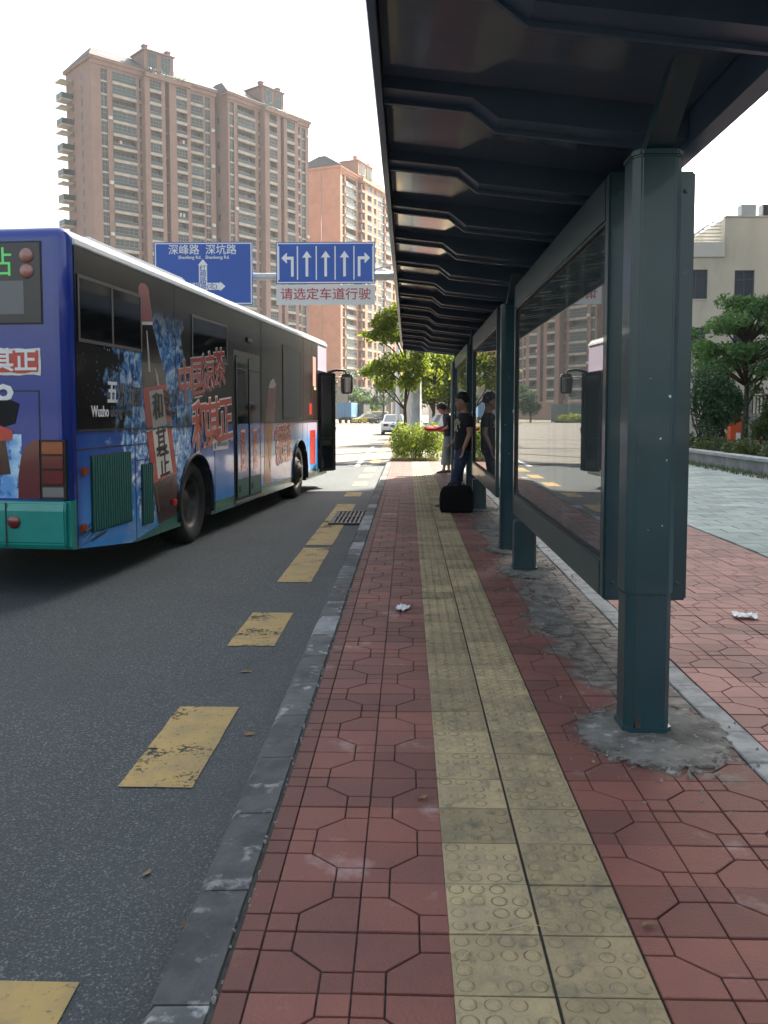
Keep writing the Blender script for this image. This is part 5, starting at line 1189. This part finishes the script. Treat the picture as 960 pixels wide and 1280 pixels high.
# ------------------------------------------------------------------ people
def skinned(verts, edges, mat, name, parent, sub=2, root=0):
    """verts: (x,y,z,rx[,ry])"""
    me = bpy.data.meshes.new(name); me.from_pydata([v[:3] for v in verts], edges, [])
    o = bpy.data.objects.new(name, me); C.objects.link(o)
    sk = o.modifiers.new('s', 'SKIN'); sk.use_smooth_shade = True; sk.branch_smoothing = .6
    for i, v in enumerate(verts):
        s = me.skin_vertices[0].data[i]; s.radius = (v[3], v[4] if len(v) > 4 else v[3]); s.use_root = (i == root)
    ss = o.modifiers.new('u', 'SUBSURF'); ss.levels = sub; ss.render_levels = sub
    dg = bpy.context.evaluated_depsgraph_get(); nm = bpy.data.meshes.new_from_object(o.evaluated_get(dg)); bpy.data.objects.remove(o)
    nm.materials.clear(); nm.materials.append(mat)
    for p in nm.polygons: p.use_smooth = True; p.material_index = 0
    return link(name, nm, parent)
m_skin = M('skin', (.40,.225,.15), .55, c2=(.36,.20,.13), sc=6); m_hair = M('hair_black', (.010,.009,.009), .55, bump=.6, bsc=80)
m_tee = M('tee_black', (.011,.012,.015), .9, bump=1.0, bsc=11); m_jean = M('jeans_blue', (.022,.034,.075), .9, c2=(.04,.055,.11), sc=5, bump=1.0, bsc=13); m_gtr = M('trousers_grey', (.20,.22,.22), .9, c2=(.16,.18,.18), sc=4)
m_shoe = M('shoe_dark', (.05,.04,.04), .6); m_sole = M('sole_pale', (.4,.36,.33), .7)
def ellipsoid(mb, c, r, n=16, m=10, mi=0, fn=None):
    vs = []
    for i in range(m+1):
        t = math.pi*i/m
        for k in range(n):
            a = 2*math.pi*k/n; v = Vector((math.sin(t)*math.cos(a), math.sin(t)*math.sin(a), math.cos(t)))
            if fn: v = fn(v)
            vs.append((c[0]+v.x*r[0], c[1]+v.y*r[1], c[2]+v.z*r[2]))
    mb.add(vs, [(i*n+k,i*n+(k+1)%n,(i+1)*n+(k+1)%n,(i+1)*n+k)[::-1] for i in range(m) for k in range(n)], mi, True)
def rings(mb, rr_, n=20):
    """closed loft of horizontal ellipses (x, y, z, rx, ry)"""
    vs = [(x+a*math.cos(2*math.pi*k/n), y+b_*math.sin(2*math.pi*k/n), z) for x, y, z, a, b_ in rr_ for k in range(n)]
    m = len(rr_)
    mb.add(vs, [(i*n+k,i*n+(k+1)%n,(i+1)*n+(k+1)%n,(i+1)*n+k) for i in range(m-1) for k in range(n)] + [tuple(range(n))[::-1], tuple((m-1)*n+k for k in range(n))], 0, True)
def fused(mb, name, mat, parent, vox=.009, smooth=3):
    """melt the overlapping shells into one continuous skin"""
    me = mb.mesh(name, mat); o = bpy.data.objects.new(name, me); C.objects.link(o)
    r_ = o.modifiers.new('r', 'REMESH'); r_.mode = 'VOXEL'; r_.voxel_size = vox; r_.use_smooth_shade = True
    s_ = o.modifiers.new('s', 'SMOOTH'); s_.iterations = smooth; s_.factor = .5
    dg = bpy.context.evaluated_depsgraph_get(); nm = bpy.data.meshes.new_from_object(o.evaluated_get(dg)); bpy.data.objects.remove(o)
    nm.materials.clear(); nm.materials.append(mat)
    for p in nm.polygons: p.use_smooth = True; p.material_index = 0
    return link(name, nm, parent)
def head_shell(mb, T):
    """skull, face profile and ears; nose along +x"""
    prof = ((.125,.0),(.07,.004),(.035,.006),(.015,-.004),(-.002,.004),(-.022,.016),(-.034,.022),(-.042,.008),(-.052,.006),(-.062,.012),(-.072,.007),(-.080,.012),(-.095,.012),(-.115,.014),(-.125,.0))
    def bump(z):
        for (z1, b1), (z2, b2) in zip(prof, prof[1:]):
            if z2 <= z <= z1: t = (z1-z)/(z1-z2); return b1+(b2-b1)*t
        return 0
    def fn(v):
        w = v.copy(); z = v.z*.125
        jaw = max(0, -v.z)
        y = v.y*.078*(1-.22*jaw); x = v.x*.098
        if v.x > 0:
            x = .098*math.sqrt(max(0, 1-min(1, abs(v.z))**3.2))*v.x/max(.25, math.hypot(v.x, v.y)); x = min(x, .098)
            wd = .013 + .02*max(0, (abs(z+.025) > .025))
            x = x*.90 + bump(z)*math.exp(-(y/wd)**2) - (.010*math.exp(-((abs(y)-.032)/.014)**2 - ((z-.006)/.014)**2))
        return Vector((x/.1, y/.1, z/.1))
    m2 = MB(); ellipsoid(m2, (0,0,0), (.1,.1,.1), 40, 34, fn=fn)
    for s in (-1,1): ellipsoid(m2, (-.012,s*.076,-.012), (.022,.011,.033), 8, 6)
    m2.tube([(-.022,0,-.05),(-.035,0,-.14),(-.045,0,-.20)], [.052,.050,.056], 14)
    mb.add([T @ Vector(v) for v in m2.v], m2.f, 0, True)
def hair_cap(parent, T, long_=0., seedv=5):
    rr = random.Random(seedv); hr = MB()
    def hf_(v):
        w = v * (1 + .035*math.sin(9*v.x+4*v.y)*math.cos(7*v.z) + .03*math.sin(17*v.y+11*v.z))
        if w.x > .30: w.z = max(w.z, .30 + .16*math.sin(11*w.y+1)*math.cos(5*w.y)); w.x *= .93
        elif w.z < -.42-long_: w.z = -.42-long_; w.x *= .9; w.y *= .9
        if .05 < w.x <= .30: w.z = max(w.z, -.05-long_)
        return w
    ellipsoid(hr, (-.016,0,.030), (.116,.094,.122), 26, 20, fn=hf_)
    for k in range(420):      # short locks break the outline
        d = Vector((rr.gauss(-.25,.7), rr.gauss(0,.7), abs(rr.gauss(.5,.5)))).normalized()
        p = Vector((-.016+d.x*.114, d.y*.092, .030+d.z*.120)); q = p + Vector((d.x+rr.gauss(0,.4), d.y+rr.gauss(0,.4), d.z*.5-.5)).normalized()*rr.uniform(.012,.030)
        sd = d.cross(Vector((0,0,1))).normalized()*.006; hr.add([p-sd,p+sd,q], [(0,1,2)])
    hr.v = [tuple(T @ Vector(v)) for v in hr.v]; return hr.build('hair', m_hair, parent)
def eyes(parent, T):
    e = MB()
    for s in (-1,1): ellipsoid(e, (.074,s*.031,.006), (.009,.013,.006), 8, 5); ellipsoid(e, (.078,s*.032,.028), (.010,.019,.0045), 8, 4)
    e.v = [tuple(T @ Vector(v)) for v in e.v]; e.build('eye', m_hair, parent)
def hand(parent, wrist, dirv, palm_n, curl=.5, flip=1):
    """palm with four bent fingers and a thumb, grown as one skinned chain set"""
    d = Vector(dirv).normalized(); n = Vector(palm_n).normalized(); s = d.cross(n).normalized()*flip; w = Vector(wrist)
    vs = [(*w, .024, .018), (*(w+d*.045), .034, .016), (*(w+d*.085), .036, .014)]; es = [(0,1),(1,2)]
    for k, L in enumerate((.068,.078,.072,.056)):
        b0 = w + d*.088 + s*(-.027+.018*k); i = len(vs); c2 = curl*(1+.12*k)
        p1 = b0 + (d*math.cos(c2*.5)+n*math.sin(c2*.5))*L*.5; p2 = p1 + (d*math.cos(c2*1.5)+n*math.sin(c2*1.5))*L*.5
        vs += [(*b0,.0095),(*p1,.0085),(*p2,.007)]; es += [(2,i),(i,i+1),(i+1,i+2)]
    i = len(vs); t0 = w+d*.035-s*.032; vs += [(*t0,.012),(*(t0+d*.03-s*.018+n*.012),.010),(*(t0+d*.058-s*.02+n*.024),.008)]; es += [(1,i),(i,i+1),(i+1,i+2)]
    return skinned(vs, es, m_skin, 'hand', parent, 1)
def shoe(parent, p, heading, m=m_shoe, L=.27):
    mb = MB(); n = 12
    T = Matrix.Translation(p) @ Matrix.Rotation(heading, 4, 'Z')
    rows = [(-.07,.030,.075),(-.05,.038,.085),(.02,.036,.085),(.09,.046,.062),(.15,.044,.045),(.19,.028,.035)]
    vs = []
    for x, w, h in rows:
        for k in range(n):
            a = 2*math.pi*k/n; vs.append((x*L/.27, w*math.cos(a), h/2+.012+h/2*math.sin(a)))
    mb.add(vs, [(i*n+k,i*n+(k+1)%n,(i+1)*n+(k+1)%n,(i+1)*n+k) for i in range(len(rows)-1) for k in range(n)] + [tuple(range(n))[::-1], tuple((len(rows)-1)*n+k for k in range(n))], 0, True)
    mb.v = [tuple(T @ Vector(v)) for v in mb.v]; o = mb.build('shoe', m, parent)
    so_ = MB().prism([(-.075,-.034),(.02,-.036),(.1,-.047),(.17,-.038),(.2,0),(.17,.038),(.1,.047),(.02,.036),(-.075,.034)], 'z', .0, .022); so_.v = [tuple(T @ Vector(v)) for v in so_.v]; so_.build('sole', m_sole, o)
# standing man in black tee, facing the road (-x), leaning back a little; local x to the right, y away
man = thing('person', 'person in black printed tee and jeans standing with one arm hanging beside a black bag', 'person', (.68,13.0,0), R(14))
TH = Matrix.Translation((.125,0,1.575)) @ Matrix.Rotation(R(172), 4, 'Z') @ Matrix.Rotation(R(5), 4, 'Y')
bd = MB(); head_shell(bd, TH)
rings(bd, [(.15,0,.86,.085,.13),(.15,0,1.05,.08,.12),(.155,0,1.22,.092,.145),(.16,0,1.34,.08,.15),(.16,0,1.40,.055,.09),(.155,0,1.45,.048,.05)])
arms = (((.165,-.165,1.355),(.185,-.215,1.10),(.085,-.225,.875)), ((.165,.165,1.355),(.13,.22,1.11),(.02,.16,.93)))
for a in arms: bd.tube(a, [.050,.040,.027], 12)
legs = (((.145,-.085,.86),(.03,-.09,.48),(-.095,-.09,.08)), ((.15,.085,.86),(.11,.09,.48),(.065,.10,.08)))
for a in legs: bd.tube(a, [.072,.052,.036], 12)
body_ = fused(bd, 'body', m_skin, man, .0075, 2)
eyes(body_, TH); hair_cap(man, TH)
ts = MB()
rings(ts, [(.15,0,.85,.124,.178),(.152,0,.98,.122,.170),(.154,0,1.10,.122,.172),(.156,0,1.24,.126,.182),(.16,0,1.335,.108,.178),(.162,0,1.385,.082,.13),(.16,0,1.415,.066,.072)])
for a in arms:
    m_ = Vector(a[0]).lerp(Vector(a[1]), .62); ts.tube([a[0], m_], [.076,.066], 14)
fused(ts, 'tee_shirt', m_tee, man, .010, 4)
jn = MB(); rings(jn, [(.15,0,.80,.105,.16),(.15,0,.88,.105,.158),(.15,0,.94,.100,.150)])
for a in legs: jn.tube(a, [.096,.074,.060], 14)
fused(jn, 'jeans', m_jean, man, .010, 3)
hand(man, (.088,-.226,.885), (-.20,-.02,-1), (-1,.0,.2), .5); hand(man, (.025,.16,.93), (-.8,-.5,-.1), (0,0,-1), .7)
shoe(man, (-.11,-.09,0), R(180)); shoe(man, (.05,.10,0), R(175))
pr = MB(); rr = random.Random(2)
for k in range(30):
    yy, zz = rr.uniform(-.11,.06), rr.uniform(1.12,1.30); s = rr.uniform(.010,.026)
    x = .157-.1255*math.sqrt(max(0,1-(yy/.185)**2)); pr.box(x-.001,x+.02,yy-s,yy+s,zz-s,zz+s)
pr.build('shirt_print', M('shirt_print', (.5,.48,.40), .8, c2=(.35,.30,.06), sc=20), man)
# second person, head bowed, grey trousers, holding a red bundle
wm = thing('person', 'person in grey trousers with bowed head holding a red bundle, behind the standing man', 'person', (.90,20.25,0))
TH = Matrix.Translation((-.115,0,1.50)) @ Matrix.Rotation(R(180), 4, 'Z') @ Matrix.Rotation(R(36), 4, 'Y')
bd = MB(); head_shell(bd, TH)
rings(bd, [(.03,0,.86,.085,.12),(.03,0,1.05,.08,.115),(.02,0,1.22,.09,.135),(.0,0,1.32,.08,.14),(-.02,0,1.38,.055,.08),(-.05,0,1.42,.045,.05)])
arms = (((.0,-.155,1.32),(.01,-.20,1.08),(-.20,-.12,1.0)), ((.0,.155,1.32),(.01,.20,1.08),(-.20,.10,1.0)))
for a in arms: bd.tube(a, [.046,.036,.026], 12)
legs = (((.03,-.08,.86),(-.02,-.085,.47),(-.07,-.09,.08)), ((.03,.08,.86),(.04,.085,.47),(.06,.09,.08)))
for a in legs: bd.tube(a, [.07,.05,.034], 12)
body_ = fused(bd, 'body', m_skin, wm, .009, 2); eyes(body_, TH); hair_cap(wm, TH, .25, 6)
ts = MB(); rings(ts, [(.03,0,.87,.108,.158),(.03,0,1.08,.104,.152),(.02,0,1.24,.112,.165),(.0,0,1.325,.10,.165),(-.01,0,1.375,.075,.11),(-.02,0,1.40,.06,.065)])
for a in arms: ts.tube([a[0], Vector(a[0]).lerp(Vector(a[1]), .7)], [.068,.058], 12)
fused(ts, 'shirt', M('shirt_dark', (.03,.03,.035), .9), wm, .011, 3)
jn = MB(); rings(jn, [(.03,0,.80,.105,.15),(.03,0,.92,.105,.148)])
for a in legs: jn.tube([a[0], a[1], Vector(a[1]).lerp(Vector(a[2]), .68)], [.105,.095,.088], 14)
fused(jn, 'trousers', m_gtr, wm, .011, 3)
hand(wm, (-.20,-.12,1.0), (-1,.25,-.05), (0,0,1), .6); hand(wm, (-.20,.10,1.0), (-1,-.25,-.05), (0,0,1), .6)
shoe(wm, (-.07,-.09,0), R(180), m_shoe, .24); shoe(wm, (.06,.09,0), R(180), m_shoe, .24)
rb = MB(); rr = random.Random(8)
for k in range(9): ellipsoid(rb, (rr.uniform(-.17,.17), rr.uniform(-.08,.08), rr.uniform(-.03,.03)), (rr.uniform(.08,.14), rr.uniform(.07,.11), rr.uniform(.04,.065)), 16, 10)
rb.box(-.22,.2,-.12,.12,-.045,.02)
tag(fused(rb, 'red_bundle', M('red_cloth', (.33,.012,.016), .8, c2=(.22,.01,.014), sc=12), None, .012, 2), 'dark red cloth bundle held at waist height by the person with bowed head', 'bundle')
bpy.data.objects['red_bundle'].location = (.64,20.2,1.05)
# black travel bag
bag = thing('travel_bag', 'black travel bag standing on the pavement at the feet of the standing man', 'bag', (.69,12.3,0))
def sup(rx, ry, p, n=36): return [(math.copysign(abs(math.cos(t))**p, math.cos(t))*rx, math.copysign(abs(math.sin(t))**p, math.sin(t))*ry) for t in [2*math.pi*k/n for k in range(n)]]
bb_ = MB(); rows = [(.004,.205,.10),(.012,.225,.118),(.06,.240,.132),(.16,.243,.136),(.26,.236,.125),(.33,.218,.095),(.365,.195,.06),(.378,.17,.03)]
vs = []
for z, rx, ry in rows: vs += [(x, y, z + (.012*math.sin(9*x+1) if z > .3 else 0)) for x, y in sup(rx, ry, .45)]
n_ = 36; bb_.add(vs, [(i*n_+k,i*n_+(k+1)%n_,(i+1)*n_+(k+1)%n_,(i+1)*n_+k) for i in range(len(rows)-1) for k in range(n_)] + [tuple(range(n_))[::-1], tuple((len(rows)-1)*n_+k for k in range(n_))], 0, True)
bb_.build('bag_body', M('bag_black', (.006,.006,.007), .95, bump=.4, bsc=14, spec=.2), bag)
MB().tube([(-.13,-.03,.345),(-.11,-.02,.41),(-.05,-.01,.43),(.05,.01,.425),(.11,.02,.40),(.13,.03,.345)], .013, 8).build('handle', m_dark, bag)
MB().tube([(-.19,0,.352),(0,0,.386),(.19,0,.352)], .006, 6).build('zip', m_chrome, bag)
# ------------------------------------------------------------------ litter
rr = random.Random(77); mb_ = MB()
for k in range(900):
    c_ = rr.random()
    if c_ < .5: x, y, z = rr.gauss(1.05,.2), rr.choice((3.7,7.75,8.9,12.7))+rr.gauss(0,.3), .012
    elif c_ < .75: x, y, z = -.458+rr.gauss(0,.012), rr.uniform(1.8,14), -.004
    else: x, y, z = rr.uniform(.75,1.4), rr.uniform(3,13), .0
    if abs(x-1.045) < .12 and min(abs(y-q) for q in (3.82,7.76,8.92,12.72)) < .13: continue
    s_ = rr.uniform(.0025,.008); a = rr.uniform(0,3)
    T_m = Matrix.Translation((x,y,z)) @ Matrix.Rotation(a,4,'Z') @ Matrix.Rotation(rr.uniform(-.4,.4),4,'X')
    mb_.add([T_m @ Vector(v) for v in ((-s_,-s_,-s_),(s_,-s_*.8,-s_),(s_*.9,s_,-s_),(-s_,s_*.7,-s_),(-s_*.4,-s_*.5,s_*.6),(s_*.5,-s_*.3,s_*.5),(s_*.3,s_*.5,s_*.7),(-s_*.5,s_*.4,s_*.5))], [(4,5,6,7),(0,1,5,4),(1,2,6,5),(2,3,7,6),(3,0,4,7)])
o = mb_.build('grit', M('grit', (.14,.13,.115), .95, c2=(.3,.29,.27), sc=200, coord='World')); o['kind'] = 'stuff'; o['label'] = 'loose grit and crumbs of concrete'
def litter(name, label, cat, pts, z, m, curl=.01):
    n = 6; a, b_, c_ = Vector((*pts[0],0)), Vector((*pts[1],0)), Vector((*pts[-1],0)); rr = random.Random(int(abs(pts[0][0])*1000)); mb = MB(); vs = []
    for i in range(n+1):
        for j in range(n+1):
            p = a + (b_-a)*(i/n) + (c_-a)*(j/n); vs.append((p.x+rr.gauss(0,.002), p.y+rr.gauss(0,.002), z+.004+abs(math.sin(i*1.3+j*.7))*curl*.6+rr.uniform(0,curl*.7)))
    mb.add(vs, [(i*(n+1)+j,(i+1)*(n+1)+j,(i+1)*(n+1)+j+1,i*(n+1)+j+1) for i in range(n) for j in range(n) if not (i+j in (0,2*n-2))])
    return tag(mb.build(name, m), label, cat)
m_paper = M('paper_white', (.75,.76,.78), .7); m_dl = M('dry_leaf', (.22,.15,.07), .8, c2=(.12,.07,.03), sc=30)
litter('paper_scrap', 'white paper scrap lying on the red tiles beside the tactile strip', 'paper', [(-.10,6.08),(-.02,6.04),(.06,6.12),(.05,6.30),(-.05,6.24)], 0, m_paper, .02)
litter('paper_scrap', 'white paper scrap on the grey paving right of the shelter', 'paper', [(2.25,10.4),(2.45,10.38),(2.5,10.55),(2.28,10.6)], 0, m_paper, .015)
litter('paper_scrap', 'crumpled white paper at the right edge of the rear red tiles', 'paper', [(2.22,5.88),(2.38,5.86),(2.42,6.0),(2.30,6.07),(2.24,6.0)], 0, m_paper, .03)
def dleaf(x, y, z, s, a, label):
    pts = [(x+s*math.cos(t)*math.cos(a)-s*.5*math.sin(t)*math.sin(a), y+s*math.cos(t)*math.sin(a)+s*.5*math.sin(t)*math.cos(a)) for t in [k*.785 for k in range(8)]]
    mb = MB(); vs = [(px_,py_,z+.003+random.uniform(0,.012)) for px_,py_ in pts] + [(x,y,z+.006)]
    mb.add(vs, [(q,(q+1)%8,8) for q in range(8)]); o = tag(mb.build('dry_leaf', m_dl), label, 'leaf'); o['group'] = 'dry leaves on the ground'
dleaf(.055,3.08,.0,.022,.3,'tan dry leaf on the red tiles left of the tactile strip')
dleaf(-.75,4.0,-.12,.030,.2,'brown dry leaf in the gutter beside the large yellow dash'); dleaf(-.86,2.75,-.12,.022,1.2,'tan dry leaf on the road near the closest kerb stones')
dleaf(-.95,5.0,-.12,.035,.1,'dark dry leaf on the road between two yellow dashes'); dleaf(-.66,2.47,-.12,.018,.8,'small pale leaf tight against the kerb in front')
dleaf(.66,2.30,.0,.020,.2,'curled dry leaf on the red tiles right of the tactile strip')
tw_ = MB().tube([(.13,2.12,.012),(.22,2.24,.014),(.33,2.29,.012),(.40,2.27,.012)], [.0016,.0012,.001,.0006], 5); tag(tw_.build('straw', M('straw', (.45,.38,.2), .8)), 'thin dry straw lying across the nearest tactile tiles', 'straw')

# ------------------------------------------------------------------ haze
hz = MB().box(-720,720,-520,820,-1.3,100).build('haze', bpy.data.materials.new('haze_air')); hz['kind'] = 'stuff'
hm = hz.data.materials[0]; hm.use_nodes = True; hn = hm.node_tree.nodes; hn.remove(hn['Principled BSDF'])
pvn = hn.new('ShaderNodeVolumePrincipled'); pvn.inputs['Color'].default_value = (.86,.9,.95,1); pvn.inputs['Density'].default_value = .00022; pvn.inputs['Anisotropy'].default_value = .2
hm.node_tree.links.new(pvn.outputs[0], hn['Material Output'].inputs['Volume'])
